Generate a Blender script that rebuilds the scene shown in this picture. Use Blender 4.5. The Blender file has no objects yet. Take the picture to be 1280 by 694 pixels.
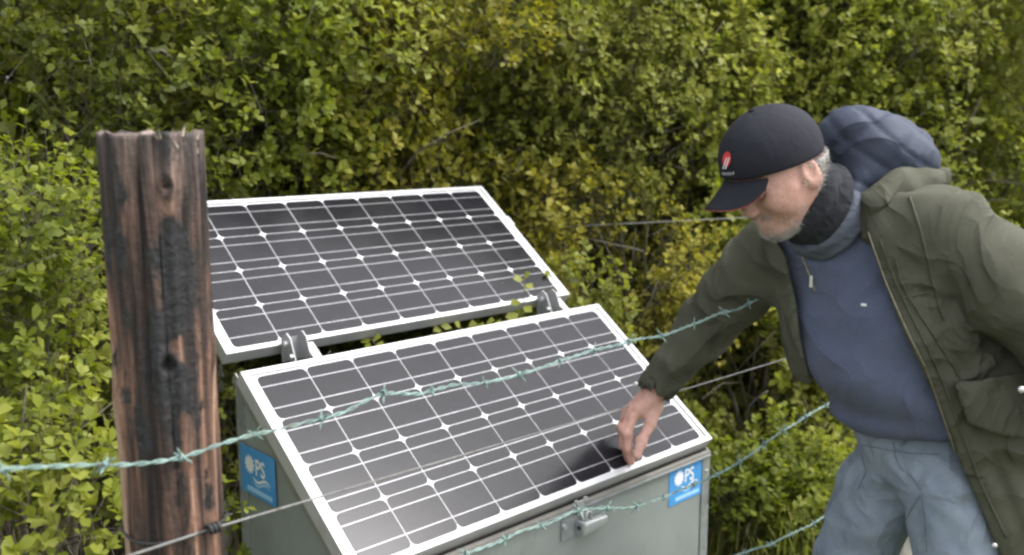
import bpy, bmesh, math, random
import numpy as np
from mathutils import Vector, Matrix

random.seed(7)
RNG = np.random.default_rng(11)
SC = bpy.context.scene
COL = SC.collection

# ------------------------------------------------------------------ camera, sky, sun
CAM_H = 1.6
FPX = 1173.4                     # focal length in pixels of the 1280 px wide photograph
PITCH = 0.156
cam_d = bpy.data.cameras.new('camera')
cam = bpy.data.objects.new('camera', cam_d)
COL.objects.link(cam)
cam.location = (0, 0, CAM_H)
cam.rotation_euler = (math.pi / 2 - PITCH, 0, 0)
cam_d.sensor_width = 36
cam_d.lens = 36 * FPX / 1280
cam_d.clip_start = 0.05
cam_d.clip_end = 2000
cam_d.dof.use_dof = True
cam_d.dof.focus_distance = 1.95
cam_d.dof.aperture_fstop = 3.6
SC.camera = cam

SUN_EL, SUN_AZ = math.radians(58), math.radians(87)     # azimuth clockwise from +Y: a bright patch of cloud high on the right, where the glass of the lower panel mirrors it
world = bpy.data.worlds.new('World')
SC.world = world
world.use_nodes = True
wn, wl = world.node_tree.nodes, world.node_tree.links
wn.clear()
w_out = wn.new('ShaderNodeOutputWorld')
w_bg = wn.new('ShaderNodeBackground')
w_sky = wn.new('ShaderNodeTexSky')
w_sky.sky_type = 'NISHITA'
w_sky.sun_disc = False
w_sky.sun_elevation = SUN_EL
w_sky.sun_rotation = SUN_AZ
w_sky.dust_density = 3.0
w_hs = wn.new('ShaderNodeHueSaturation')
w_hs.inputs['Saturation'].default_value = 0.22            # overcast: the blue is veiled
w_bg.inputs['Strength'].default_value = 0.15
wl.new(w_sky.outputs[0], w_hs.inputs['Color'])
wl.new(w_hs.outputs[0], w_bg.inputs['Color'])
wl.new(w_bg.outputs[0], w_out.inputs['Surface'])
sun_d = bpy.data.lights.new('sun', 'SUN')
sun_d.energy = 0.85
sun_d.angle = math.radians(24)
sun_d.color = (1.0, 0.98, 0.95)
sun = bpy.data.objects.new('sun', sun_d)
COL.objects.link(sun)
sdir = Vector((math.sin(SUN_AZ) * math.cos(SUN_EL), math.cos(SUN_AZ) * math.cos(SUN_EL), math.sin(SUN_EL)))
sun.rotation_euler = sdir.to_track_quat('Z', 'Y').to_euler()

SC.view_settings.view_transform = 'Standard'
SC.view_settings.look = 'None'
SC.view_settings.exposure = 1.62
SC.view_settings.gamma = 1.0
SC.cycles.use_denoising = True
SC.cycles.max_bounces = 6
SC.cycles.transparent_max_bounces = 8
SC.cycles.filter_width = 2.5

# ------------------------------------------------------------------ helpers
CP, SP = math.cos(PITCH), math.sin(PITCH)

def ray(px, py):
    x = (px - 640) / FPX
    u = -(py - 347) / FPX
    return np.array([x, CP + SP * u, -SP + CP * u])

CAMP = np.array([0, 0, CAM_H])

def P(px, py, Y):
    d = ray(px, py)
    return CAMP + d * (Y / d[1])

def on_plane(px, py, pt, n):
    d = ray(px, py)
    return CAMP + d * (np.dot(pt - CAMP, n) / np.dot(d, n))

def nrm(v):
    v = np.asarray(v, float)
    return v / (np.linalg.norm(v) + 1e-12)

def thing(name, label, cat, loc=(0, 0, 0), group=None):
    o = bpy.data.objects.new(name, None)
    o.empty_display_size = 0.1
    COL.objects.link(o)
    o.location = loc
    tag(o, label, cat, group)
    return o

def tag(o, label=None, cat=None, group=None, kind=None):
    if label: o['label'] = label
    if cat: o['category'] = cat
    if group: o['group'] = group
    if kind: o['kind'] = kind
    return o

def origin(o):
    v = Vector((0, 0, 0))
    while o is not None:
        v += o.location
        o = o.parent
    return np.array(v)

def mesh_obj(name, verts, faces, mat, parent=None, smooth=False, loc=None, kind=None):
    """verts in world space; the object's own origin is loc (world) or the parent's origin"""
    base = origin(parent) if parent else np.zeros(3)
    o0 = np.array(loc, float) if loc is not None else base
    me = bpy.data.meshes.new(name)
    v = np.asarray(verts, float) - o0
    me.from_pydata([tuple(q) for q in v], [], [tuple(int(i) for i in f) for f in faces])
    if mat: me.materials.append(mat)
    if smooth: me.polygons.foreach_set('use_smooth', [True] * len(me.polygons))
    me.update()
    o = bpy.data.objects.new(name, me)
    COL.objects.link(o)
    if parent: o.parent = parent
    o.location = tuple(o0 - base)
    if kind: o['kind'] = kind
    return o

def big_mesh(name, V, Q, mat, parent=None, smooth=True, kind=None, col=None, k=4):
    """numpy verts (N,3) and faces (M,k) -> one object, fast"""
    base = origin(parent) if parent else np.zeros(3)
    me = bpy.data.meshes.new(name)
    V = np.asarray(V, np.float32) - base.astype(np.float32)
    Q = np.asarray(Q, np.int32)
    me.vertices.add(len(V)); me.vertices.foreach_set('co', V.ravel())
    me.loops.add(Q.size); me.loops.foreach_set('vertex_index', Q.ravel())
    me.polygons.add(len(Q))
    me.polygons.foreach_set('loop_start', np.arange(0, Q.size, k, dtype=np.int32))
    me.polygons.foreach_set('loop_total', np.full(len(Q), k, np.int32))
    if smooth: me.polygons.foreach_set('use_smooth', np.ones(len(Q), bool))
    me.update(calc_edges=True)
    if col is not None:
        a = me.attributes.new('tint', 'FLOAT', 'POINT')
        a.data.foreach_set('value', np.asarray(col, np.float32))
    if mat: me.materials.append(mat)
    o = bpy.data.objects.new(name, me)
    COL.objects.link(o)
    if parent: o.parent = parent
    if kind: o['kind'] = kind
    return o

def frame_box(c, ex, ey, ez, sx, sy, sz, bev=0.0):
    """box centred at c with half sizes along three axes -> verts, faces (bevelled when bev > 0)"""
    bm = bmesh.new()
    bmesh.ops.create_cube(bm, size=2)
    for v in bm.verts:
        v.co = Vector((v.co.x * sx, v.co.y * sy, v.co.z * sz))
    if bev > 0:
        bmesh.ops.bevel(bm, geom=list(bm.edges), offset=bev, segments=2, affect='EDGES', profile=0.6)
    ex, ey, ez = map(np.asarray, (ex, ey, ez))
    vs = [np.asarray(c) + v.co.x * ex + v.co.y * ey + v.co.z * ez for v in bm.verts]
    bm.verts.index_update()
    fs = [[v.index for v in f.verts] for f in bm.faces]
    bm.free()
    return vs, fs

class MB:
    def __init__(self): self.v, self.f = [], []
    def add(self, vf):
        n = len(self.v)
        self.v += [np.asarray(q) for q in vf[0]]
        self.f += [[i + n for i in f] for f in vf[1]]
        return self
    def build(self, name, mat, parent=None, smooth=False, **kw):
        return mesh_obj(name, self.v, self.f, mat, parent, smooth, **kw)

def tube(pts, rad, n=8, caps=True):
    pts = [np.asarray(p, float) for p in pts]
    rad = rad if hasattr(rad, '__len__') else [rad] * len(pts)
    vs, fs = [], []
    t0 = nrm(pts[1] - pts[0])
    a = nrm(np.cross(t0, [0, 0, 1] if abs(t0[2]) < .9 else [1, 0, 0]))
    for i, p in enumerate(pts):
        t = nrm(pts[min(i + 1, len(pts) - 1)] - pts[max(i - 1, 0)])
        a = nrm(a - t * np.dot(a, t)); b = np.cross(t, a)
        for k in range(n):
            w = 2 * math.pi * k / n
            vs.append(p + rad[i] * (math.cos(w) * a + math.sin(w) * b))
    for i in range(len(pts) - 1):
        for k in range(n):
            k2 = (k + 1) % n
            fs.append([i * n + k, i * n + k2, (i + 1) * n + k2, (i + 1) * n + k])
    if caps:
        fs.append(list(range(n))[::-1]); fs.append([(len(pts) - 1) * n + k for k in range(n)])
    return vs, fs

# ------------------------------------------------------------------ materials
def mat_new(name):
    m = bpy.data.materials.new(name)
    m.use_nodes = True
    nt = m.node_tree
    return m, nt.nodes, nt.links, nt.nodes['Principled BSDF']

def ramp(n, stops):
    r = n.new('ShaderNodeValToRGB')
    e = r.color_ramp.elements
    while len(e) < len(stops): e.new(0.5)
    for el, (p, c) in zip(e, stops):
        el.position = p; el.color = (*c, 1) if len(c) == 3 else c
    return r

def noise(n, l, scale, detail=4, rough=0.55, vec=None, dist=0.0):
    t = n.new('ShaderNodeTexNoise')
    t.inputs['Scale'].default_value = scale
    t.inputs['Detail'].default_value = detail
    t.inputs['Roughness'].default_value = rough
    t.inputs['Distortion'].default_value = dist
    if vec is not None: l.new(vec, t.inputs['Vector'])
    return t

def coords(n, l, scale=(1, 1, 1)):
    tc = n.new('ShaderNodeTexCoord')
    mp = n.new('ShaderNodeMapping')
    mp.inputs['Scale'].default_value = scale
    l.new(tc.outputs['Object'], mp.inputs['Vector'])
    return mp.outputs[0]

def bump(n, l, h, strength, dist, bsdf):
    b = n.new('ShaderNodeBump')
    b.inputs['Strength'].default_value = strength
    b.inputs['Distance'].default_value = dist
    l.new(h, b.inputs['Height']); l.new(b.outputs[0], bsdf.inputs['Normal'])

def simple_mat(name, c0, c1, rough=0.6, metal=0.0, scale=8, bstr=0.0, bscale=60, bdist=0.002, spec=0.5, rvar=0.0, stretch=(1, 1, 1)):
    m, n, l, b = mat_new(name)
    v = coords(n, l, stretch)
    t = noise(n, l, scale, 6, 0.6, v)
    r = ramp(n, [(0.3, c0), (0.7, c1)])
    l.new(t.outputs['Fac'], r.inputs[0]); l.new(r.outputs[0], b.inputs['Base Color'])
    b.inputs['Roughness'].default_value = rough
    b.inputs['Metallic'].default_value = metal
    b.inputs['Specular IOR Level'].default_value = spec
    if rvar:
        mr = n.new('ShaderNodeMapRange')
        mr.inputs[3].default_value = rough - rvar; mr.inputs[4].default_value = rough + rvar
        l.new(t.outputs['Fac'], mr.inputs[0]); l.new(mr.outputs[0], b.inputs['Roughness'])
    if bstr:
        t2 = noise(n, l, bscale, 3, 0.6, v)
        bump(n, l, t2.outputs['Fac'], bstr, bdist, b)
    return m

def leaf_mat(name, cols):
    m, n, l, b = mat_new(name)
    at = n.new('ShaderNodeAttribute'); at.attribute_name = 'tint'
    r = ramp(n, [(i / (len(cols) - 1), c) for i, c in enumerate(cols)])
    l.new(at.outputs['Fac'], r.inputs[0])
    b.inputs['Roughness'].default_value = 0.5
    b.inputs['Specular IOR Level'].default_value = 0.25
    l.new(r.outputs[0], b.inputs['Base Color'])
    tr = n.new('ShaderNodeBsdfTranslucent')
    hs = n.new('ShaderNodeHueSaturation'); hs.inputs['Value'].default_value = 1.25; hs.inputs['Saturation'].default_value = 1.1
    l.new(r.outputs[0], hs.inputs['Color']); l.new(hs.outputs[0], tr.inputs['Color'])
    mx = n.new('ShaderNodeMixShader'); mx.inputs[0].default_value = 0.48
    l.new(b.outputs[0], mx.inputs[1]); l.new(tr.outputs[0], mx.inputs[2])
    l.new(mx.outputs[0], n['Material Output'].inputs['Surface'])
    return m

M = {}
M['alu'] = simple_mat('anodised_aluminium', (.5, .5, .515), (.61, .61, .62), .42, .35, 14, .05, 200, .0005)
M['alu_dark'] = simple_mat('weathered_aluminium', (.36, .36, .37), (.5, .5, .5), .5, .6, 20, .1, 90, .0008)
M['cell'] = simple_mat('monocrystalline_silicon', (.006, .006, .009), (.012, .0115, .016), .35, 0, 18, 0, spec=.0)
M['backsheet'] = simple_mat('white_backsheet', (.72, .72, .74), (.8, .8, .8), .6, 0, 10)
M['busbar'] = simple_mat('tinned_ribbon', (.34, .34, .36), (.46, .46, .48), .4, .4, 30)
M['galv'] = simple_mat('grey_green_painted_steel', (.22, .245, .23), (.285, .31, .295), .5, .1, 5, .06, 120, .0006, rvar=.08)
M['galv_edge'] = simple_mat('galvanised_angle', (.3, .32, .33), (.42, .44, .45), .45, .6, 25, .08, 90, .0006, rvar=.1)
M['gasket'] = simple_mat('grubby_lid_flange', (.2, .19, .17), (.3, .285, .26), .6, .2, 16, .1, 90, .0006)
M['lock'] = simple_mat('dull_zinc_lock', (.4, .42, .41), (.55, .57, .56), .45, .5, 40, .1, 120, .0005)
M['blue'] = simple_mat('blue_sticker', (.05, .27, .62), (.08, .33, .68), .4, 0, 12)
M['lightblue'] = simple_mat('light_blue_print', (.32, .58, .82), (.36, .62, .85), .45, 0, 12)
M['white'] = simple_mat('white_print', (.78, .8, .82), (.84, .85, .86), .45, 0, 12)
M['wire'] = simple_mat('green_weathered_wire', (.105, .165, .15), (.31, .44, .4), .65, .0, 34, .2, 300, .0004)
M['plain_wire'] = simple_mat('grey_galvanised_wire', (.12, .12, .115), (.23, .23, .22), .65, .0, 50, .1, 300, .0004)
M['tie'] = simple_mat('black_tie', (.02, .02, .02), (.04, .04, .04), .6, 0, 30)
M['bark'] = simple_mat('hedge_bark', (.035, .026, .018), (.11, .085, .06), .85, 0, 22, .5, 70, .003)
M['twig'] = simple_mat('grey_twig', (.06, .052, .036), (.16, .14, .11), .8, 0, 40)

def grime(m, col, scale, lo, hi, stretch=(1, 1, 1)):      # dirt or rust laid over a material's colour
    n, l = m.node_tree.nodes, m.node_tree.links
    b = n['Principled BSDF']; src = b.inputs['Base Color'].links[0].from_socket
    t = noise(n, l, scale, 8, .7, coords(n, l, stretch))
    r = ramp(n, [(lo, (0, 0, 0)), (hi, (1, 1, 1))])
    mx = n.new('ShaderNodeMixRGB'); mx.inputs[2].default_value = (*col, 1)
    l.new(t.outputs['Fac'], r.inputs[0]); l.new(r.outputs[0], mx.inputs[0]); l.new(src, mx.inputs[1]); l.new(mx.outputs[0], b.inputs['Base Color'])
grime(M['galv'], (.16, .17, .145), 6, .52, .8, (1, 1, .5))
grime(M['galv_edge'], (.16, .12, .085), 16, .56, .75)
grime(M['wire'], (.12, .07, .04), 22, .56, .68)
grime(M['plain_wire'], (.1, .06, .035), 18, .55, .7)
grime(M['alu'], (.42, .41, .37), 9, .54, .8)
grime(M['lock'], (.16, .12, .09), 40, .55, .75)

def glass_mat():
    m, n, l, b = mat_new('dusty_panel_glass')
    n.remove(b)
    tr = n.new('ShaderNodeBsdfTransparent')
    v = coords(n, l)
    t = noise(n, l, 7, 6, .6, v)
    df = n.new('ShaderNodeBsdfDiffuse'); df.inputs['Color'].default_value = (.42, .4, .37, 1)
    mr = n.new('ShaderNodeMapRange')
    mr.inputs[1].default_value = .3; mr.inputs[2].default_value = .75
    mr.inputs[3].default_value = .001; mr.inputs[4].default_value = .016
    l.new(t.outputs['Fac'], mr.inputs[0])
    m2 = n.new('ShaderNodeMixShader')
    l.new(mr.outputs[0], m2.inputs[0]); l.new(tr.outputs[0], m2.inputs[1]); l.new(df.outputs[0], m2.inputs[2])
    l.new(m2.outputs[0], n['Material Output'].inputs['Surface'])
    return m
M['glass'] = glass_mat()
for k in ('cell', 'backsheet', 'busbar'):
    b_ = M[k].node_tree.nodes['Principled BSDF']
    b_.inputs['Coat Weight'].default_value = 1.0
    b_.inputs['Coat IOR'].default_value = 1.33
    b_.inputs['Coat Roughness'].default_value = .19
    b_.inputs['Specular IOR Level'].default_value = 0

# ------------------------------------------------------------------ ground
def ground_mat():
    m, n, l, b = mat_new('rough_turf')
    v = coords(n, l)
    t = noise(n, l, 3.0, 8, .65, v)
    t2 = noise(n, l, 40, 4, .6, v)
    r = ramp(n, [(.3, (.022, .03, .01)), (.5, (.05, .065, .018)), (.72, (.085, .085, .035))])
    l.new(t.outputs['Fac'], r.inputs[0]); l.new(r.outputs[0], b.inputs['Base Color'])
    b.inputs['Roughness'].default_value = .95
    bump(n, l, t2.outputs['Fac'], .8, .02, b)
    return m
M['turf'] = ground_mat()
gx = np.unique(np.concatenate([-np.geomspace(6, 900, 14), np.linspace(-6, 6, 49), np.geomspace(6, 900, 14)]))
GX, GY = np.meshgrid(gx, gx + 2, indexing='ij')
def ground_z(x, y):
    return 0.03 * np.sin(x * 1.3 + 1) * np.sin(y * 1.1) * np.exp(-((x) ** 2 + (y - 2) ** 2) / 60)
gv = np.stack([GX, GY, ground_z(GX, GY) - .03], -1).reshape(-1, 3)
ng = len(gx)
ii = (np.arange(ng - 1)[:, None] * ng + np.arange(ng - 1)[None]).ravel()
gq = np.stack([ii, ii + ng, ii + ng + 1, ii + 1], 1)
tag(big_mesh('ground', gv, gq, M['turf']), kind='structure')

# ------------------------------------------------------------------ panel frames of reference
AZ, TILT = 0.7614, 0.6476
E = np.array([math.cos(AZ), math.sin(AZ), 0])
N = np.array([-math.sin(AZ), math.cos(AZ), 0])
Zv = np.array([0, 0, 1.0])
def up_slope(t): return math.cos(t) * N + math.sin(t) * Zv
C1 = np.array([-0.0196, 2.2927, CAM_H - 0.6983]); V1 = up_slope(TILT); N1 = np.cross(E, V1)
C2 = np.array([-0.3959, 2.7622, CAM_H - 0.3638]); V2 = up_slope(0.660); N2 = np.cross(E, V2)

# concrete slab under the cabinet
sv, sf = [], []
rim = []
for k in range(60):
    a = 2 * math.pi * k / 60
    sq = 1 / max(abs(math.cos(a)), abs(math.sin(a)))
    q = C1 + E * (.14 + 1.12 * sq * math.cos(a) * .95) + N * (-.06 + .38 * sq * math.sin(a)) 
    q = q + E * random.uniform(-.03, .03) + N * random.uniform(-.03, .03)
    rim.append(q)
for z in (-.1, .05): sv += [np.array([q[0], q[1], z]) for q in rim]
sv += [np.array([C1[0] + (q[0] - C1[0]) * .985, C1[1] + (q[1] - C1[1]) * .985, .062]) for q in rim]
for r_ in range(2):
    for k in range(60):
        k2 = (k + 1) % 60
        sf.append([r_ * 60 + k, r_ * 60 + k2, (r_ + 1) * 60 + k2, (r_ + 1) * 60 + k])
sf.append([120 + k for k in range(60)])
M['concrete'] = simple_mat('gritty_concrete', (.13, .12, .105), (.25, .24, .215), .9, 0, 14, .6, 90, .006)
o = mesh_obj('concrete_slab', sv, sf, M['concrete']); tag(o, kind='structure')

# ------------------------------------------------------------------ solar panels
PITCHC = .1275
def cell_mesh():
    h, c = .0628, .0125
    pts = []
    for sx, sy in ((1, 1), (-1, 1), (-1, -1), (1, -1)):
        a = [(h - c, h), (h - c * .45, h - c * .18), (h - c * .18, h - c * .45), (h, h - c)]
        a = [(sx * x, sy * y) for x, y in a]
        if sx * sy > 0: a = a[::-1]
        pts += a
    n = len(pts)
    me = bpy.data.meshes.new('solar_cell')
    vs = [(x, y, .0004) for x, y in pts] + [(x, y, 0) for x, y in pts]
    fs = [list(range(n))] + [[i, i + n, (i + 1) % n + n, (i + 1) % n] for i in range(n)]
    me.from_pydata(vs, [], fs); me.materials.append(M['cell']); me.update()
    return me
CELL = cell_mesh()

def solar_panel(label, C, V, NN):
    root = thing('solar_panel', label, 'solar panel', tuple(C), 'solar panels over the steel cabinet')
    def L(x, y, z): return C + x * E + y * V + z * NN
    HX, HY, D, W = .603, .273, .035, .0135
    rails = [  # outer corner a, outer corner b (mitred), inner offset
        ((-HX, -HY), (HX, -HY), (-HX + W, -HY + W), (HX - W, -HY + W)),
        ((HX, -HY), (HX, HY), (HX - W, -HY + W), (HX - W, HY - W)),
        ((HX, HY), (-HX, HY), (HX - W, HY - W), (-HX + W, HY - W)),
        ((-HX, HY), (-HX, -HY), (-HX + W, HY - W), (-HX + W, -HY + W))]
    for a, b, ia, ib in rails:
        mid = (np.array(a) + np.array(b)) / 2
        dirn = np.array([np.sign(mid[0]) if abs(mid[0]) > .1 else 0, np.sign(mid[1]) if abs(mid[1]) > .1 else 0])
        e = .0012
        def ch(p): return (p[0] - dirn[0] * e, p[1] - dirn[1] * e)
        vs = [L(*ch(a), .0015), L(*ch(b), .0015), L(*ib, .0015), L(*ia, .0015),
              L(*a, .0003), L(*b, .0003), L(*a, -D), L(*b, -D), L(*ia, -D), L(*ib, -D), L(*ia, -.007), L(*ib, -.007)]
        fs = [[0, 1, 2, 3], [0, 4, 5, 1], [4, 6, 7, 5], [6, 8, 9, 7], [3, 2, 11, 10], [8, 10, 11, 9], [0, 3, 10, 8, 6, 4], [1, 5, 7, 9, 11, 2]]
        mesh_obj('frame_rail', vs, fs, M['alu'], root)
    vs, fs = frame_box(L(0, 0, -.0065), E, V, NN, HX - W, HY - W, .0015)
    mesh_obj('backsheet', vs, fs, M['backsheet'], root)
    R = Matrix(((E[0], V[0], NN[0]), (E[1], V[1], NN[1]), (E[2], V[2], NN[2])))
    q = R.to_quaternion()
    for j in range(4):
        for i in range(9):
            o = bpy.data.objects.new('solar_cell', CELL); COL.objects.link(o); o.parent = root
            o.rotation_mode = 'QUATERNION'; o.rotation_quaternion = q
            o.location = tuple((i - 4) * PITCHC * E + (1.5 - j) * PITCHC * V + (-.0048) * NN)
    for j in range(4):
        for s in (-1, 1):
            vs, fs = frame_box(L(0, (1.5 - j) * PITCHC + s * .0315, -.0042), E, V, NN, .574, .0009, .0002)
            mesh_obj('busbar', vs, fs, M['busbar'], root)
    mesh_obj('glass', [L(-HX + W - .002, -HY + W - .002, -.0015), L(HX - W + .002, -HY + W - .002, -.0015), L(HX - W + .002, HY - W + .002, -.0015), L(-HX + W - .002, HY - W + .002, -.0015)], [[0, 1, 2, 3]], M['glass'], root)
    return root, L

front_panel, LF = solar_panel('lower front solar panel, a sloping lid on the grey green cabinet', C1, V1, N1)
rear_panel, LR = solar_panel('upper rear solar panel held on metal brackets against the hedge', C2, V2, N2)

# brackets and legs of the rear panel
for bx in (-.43, .475):
    root = rear_panel
    # angle clip on the lower rail, standing proud of the frame
    c0 = C2 + bx * E + (-.274) * V2
    fwd = -N
    b = MB()
    tri = [c0 + .002 * fwd + .045 * Zv - .01 * Zv, c0 + .105 * fwd - .035 * Zv, c0 - .03 * Zv + .002 * fwd, c0 + .04 * fwd + .03 * Zv]
    for side in (-.022, .022):
        o_ = E * side
        prof = [c0 + fwd * .004 + Zv * .022, c0 + fwd * .022 + Zv * .034, c0 + fwd * .04 + Zv * .022, c0 + fwd * .062 - Zv * .03, c0 + fwd * .004 - Zv * .04]
        n0 = len(b.v)
        for dx in (-.0016, .0016):
            b.v += [p + o_ + E * dx for p in prof]
        k = len(prof)
        b.f += [[n0 + i for i in range(k)][::-1], [n0 + k + i for i in range(k)]]
        b.f += [[n0 + i, n0 + (i + 1) % k, n0 + k + (i + 1) % k, n0 + k + i] for i in range(k)]
    b.add(frame_box(c0 + fwd * .002 - Zv * .012, E, fwd, Zv, .026, .0018, .03))
    br = b.build('bracket', M['alu_dark'], root)
    for side in (-.03,):
        mesh_obj('bolt', *tube([c0 + fwd * .024 + Zv * .008 + E * -.032, c0 + fwd * .024 + Zv * .008 + E * -.023], .007, 6), M['alu'], br)
    mesh_obj('bolt', *tube([c0 + fwd * .05 - Zv * .02 + E * -.032, c0 + fwd * .05 - Zv * .02 + E * -.023], .006, 6), M['alu'], br)
    # flat strap from the clip down to the cabinet's rear wall
    p0 = c0 + fwd * .03 + Zv * .002; p1 = c0 + fwd * .135 - Zv * .075
    ax = nrm(p1 - p0); nx = np.cross(ax, E)
    mesh_obj('strap', *frame_box((p0 + p1) / 2 + E * .034, ax, E, nx, np.linalg.norm(p1 - p0) / 2, .012, .002, .0008), M['alu_dark'], root)
    # rear prop down to the ground
    q0 = C2 + bx * E + .16 * V2 - .036 * N2
    q1 = np.array([q0[0], q0[1], -.02]) + N * .05
    mesh_obj('support_leg', *tube([q0, q1], .014, 8), M['alu_dark'], root, True)
vs, fs = frame_box(LR(.607, .09, -.012), E, V2, N2, .006, .022, .012, .002)
mesh_obj('clip', vs, fs, M['alu'], rear_panel)

# ------------------------------------------------------------------ steel cabinet
cab = thing('steel_cabinet', 'grey green steel cabinet with blue stickers under the lower solar panel', 'equipment cabinet', (C1[0], C1[1], .06))
BX, BN0, BN1 = .592, -.212, .254       # half length, front and back wall offsets along N
BZ = .062
def lid_z(nn): return C1[2] + math.tan(TILT) * nn - .036 / math.cos(TILT)
def W3(x, nn, z): return np.array([C1[0], C1[1], 0]) + x * E + nn * N + z * Zv
def slab(poly, d):          # extrude a planar polygon by vector d
    k = len(poly); vs = list(poly) + [p + d for p in poly]
    fs = [list(range(k))[::-1], [k + i for i in range(k)]] + [[i, (i + 1) % k, k + (i + 1) % k, k + i] for i in range(k)]
    return vs, fs
zf, zb = lid_z(BN0) - .002, lid_z(BN1) - .002
mesh_obj('front_sheet', *slab([W3(-BX, BN0, BZ), W3(BX, BN0, BZ), W3(BX, BN0, zf - .004), W3(-BX, BN0, zf - .004)], N * .003), M['galv'], cab)
mesh_obj('back_sheet', *slab([W3(-BX, BN1, BZ), W3(BX, BN1, BZ), W3(BX, BN1, zb), W3(-BX, BN1, zb)], -N * .003), M['galv'], cab)
for s in (-1, 1):
    mesh_obj('side_sheet', *slab([W3(s * BX, BN0 + .004, BZ), W3(s * BX, BN1 - .004, BZ), W3(s * BX, BN1 - .004, zb), W3(s * BX, BN0 + .004, zf)], -E * s * .003), M['galv'], cab)
# lid flange below the panel frame, and a thin lip under it
mesh_obj('lid_flange', *frame_box(W3(0, BN0 + .002, zf + .0045), E, N, Zv, BX + .006, .0065, .0045, .0012), M['gasket'], cab)
mesh_obj('lip', *frame_box(W3(0, BN0 - .003, zf - .0026), E, N, Zv, BX + .003, .006, .0025, .001), M['galv_edge'], cab)
for s in (-1, 1):
    for nn, zt, dn in ((BN0, zf - .0065, -1), (BN1, zb, 1)):
        b = MB()
        b.add(frame_box(W3(s * (BX - .013), nn + dn * .0022, (BZ + zt) / 2), E, N, Zv, .0175, .0016, (zt - BZ) / 2))
        b.add(frame_box(W3(s * (BX + .0022), nn - dn * .012, (BZ + zt - .02) / 2), E, N, Zv, .0016, .016, (zt - BZ - .02) / 2))
        ca = b.build('corner_angle', M['galv_edge'], cab)
        for z in (zt - .04, (zt + BZ) / 2, BZ + .06):
            c = W3(s * (BX - .012), nn + dn * .0038, z)
            mesh_obj('rivet', *tube([c, c + dn * N * .002, c + dn * N * .0034], [.0055, .0048, .002], 10), M['lock'], ca, True)
    # lid side flange following the slope
    a0, a1 = W3(s * (BX + .003), BN0 - .004, lid_z(BN0 - .004) + .004), W3(s * (BX + .003), BN1 + .002, lid_z(BN1 + .002) + .004)
    ax = nrm(a1 - a0)
    mesh_obj('side_flange', *frame_box((a0 + a1) / 2 - np.cross(E, ax) * .012, ax, E, np.cross(ax, E), np.linalg.norm(a1 - a0) / 2, .002, .014), M['gasket'], cab)
mesh_obj('floor_sheet', *frame_box(W3(0, (BN0 + BN1) / 2, BZ + .004), E, N, Zv, BX - .005, (BN1 - BN0) / 2 - .005, .003), M['galv'], cab)

mesh_obj('lid_rail', *frame_box(C1 - .267 * V1 - .0455 * N1, E, V1, N1, BX + .004, .0065, .010, .001), M['gasket'], cab)
# latch on the front: hinged strap from the lid, staple, lock body
lt = mesh_obj('latch', *frame_box(W3(.045, BN0 - .0115, zf + .002), E, N, Zv, .012, .0018, .018, .001), M['lock'], cab)
def Fp(x, z, d=0.0): return W3(x, BN0 - .004 - d, z)
zl = CAM_H - .952
for q in ((.03, zf + .018), (.062, zf + .019)):
    mesh_obj('bolt', *tube([W3(q[0], BN0 - .008, q[1]), W3(q[0], BN0 - .017, q[1])], .006, 8), M['lock'], lt)
mesh_obj('hasp_arm', *tube([W3(.045, BN0 - .012, zf - .01), W3(.052, BN0 - .014, zf - .035), Fp(.058, zl + .03, .012), Fp(.058, zl + .012, .016)], .0035, 8), M['lock'], lt, True)
mesh_obj('latch_plate', *frame_box(Fp(.03, zl + .002, -.001), E, N, Zv, .045, .0018, .026, .001), M['galv_edge'], lt)
mesh_obj('bolt', *tube([Fp(-.008, zl + .012), Fp(-.008, zl + .012, .007)], .006, 8), M['lock'], lt)
body = MB().add(frame_box(Fp(.083, zl - .004, .016), E, N, Zv, .043, .011, .0165, .006))
for q in range(len(body.v)):
    rel = np.dot(body.v[q] - Fp(.083, zl, .016), E)
    if rel > .02: body.v[q] = body.v[q] + Zv * (.006 if np.dot(body.v[q] - Fp(.083, zl - .004, .016), Zv) < 0 else -.002)
mesh_obj('lock_body', body.v, body.f, M['lock'], lt, True)
mesh_obj('lock_end', *frame_box(Fp(.04, zl - .003, .013), E, N, Zv, .006, .012, .018, .002), M['galv_edge'], lt)
mesh_obj('keyhole', *tube([Fp(.033, zl, .013), Fp(.0325, zl, .013)], .006, 10), M['tie'], lt)
mesh_obj('shackle', *tube([Fp(.055, zl + .01, .016), Fp(.055, zl + .028, .016), Fp(.062, zl + .036, .016), Fp(.072, zl + .03, .016), Fp(.074, zl + .008, .016)], .0032, 8), M['lock'], lt, True)

# stickers
def text_mesh(body_, size):
    cu = bpy.data.curves.new('t', 'FONT'); cu.body = body_; cu.size = size
    cu.resolution_u = 4; cu.extrude = 0; cu.offset = size * .02
    o = bpy.data.objects.new('t', cu); COL.objects.link(o)
    bpy.context.view_layer.update()
    dg = bpy.context.evaluated_depsgraph_get()
    me = o.evaluated_get(dg).to_mesh()
    v = np.array([p.co for p in me.vertices]); f = [list(p.vertices) for p in me.polygons]
    o.evaluated_get(dg).to_mesh_clear()
    bpy.data.objects.remove(o); bpy.data.curves.remove(cu)
    return v, f
PS_V, PS_F = text_mesh('PS', .05)

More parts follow.
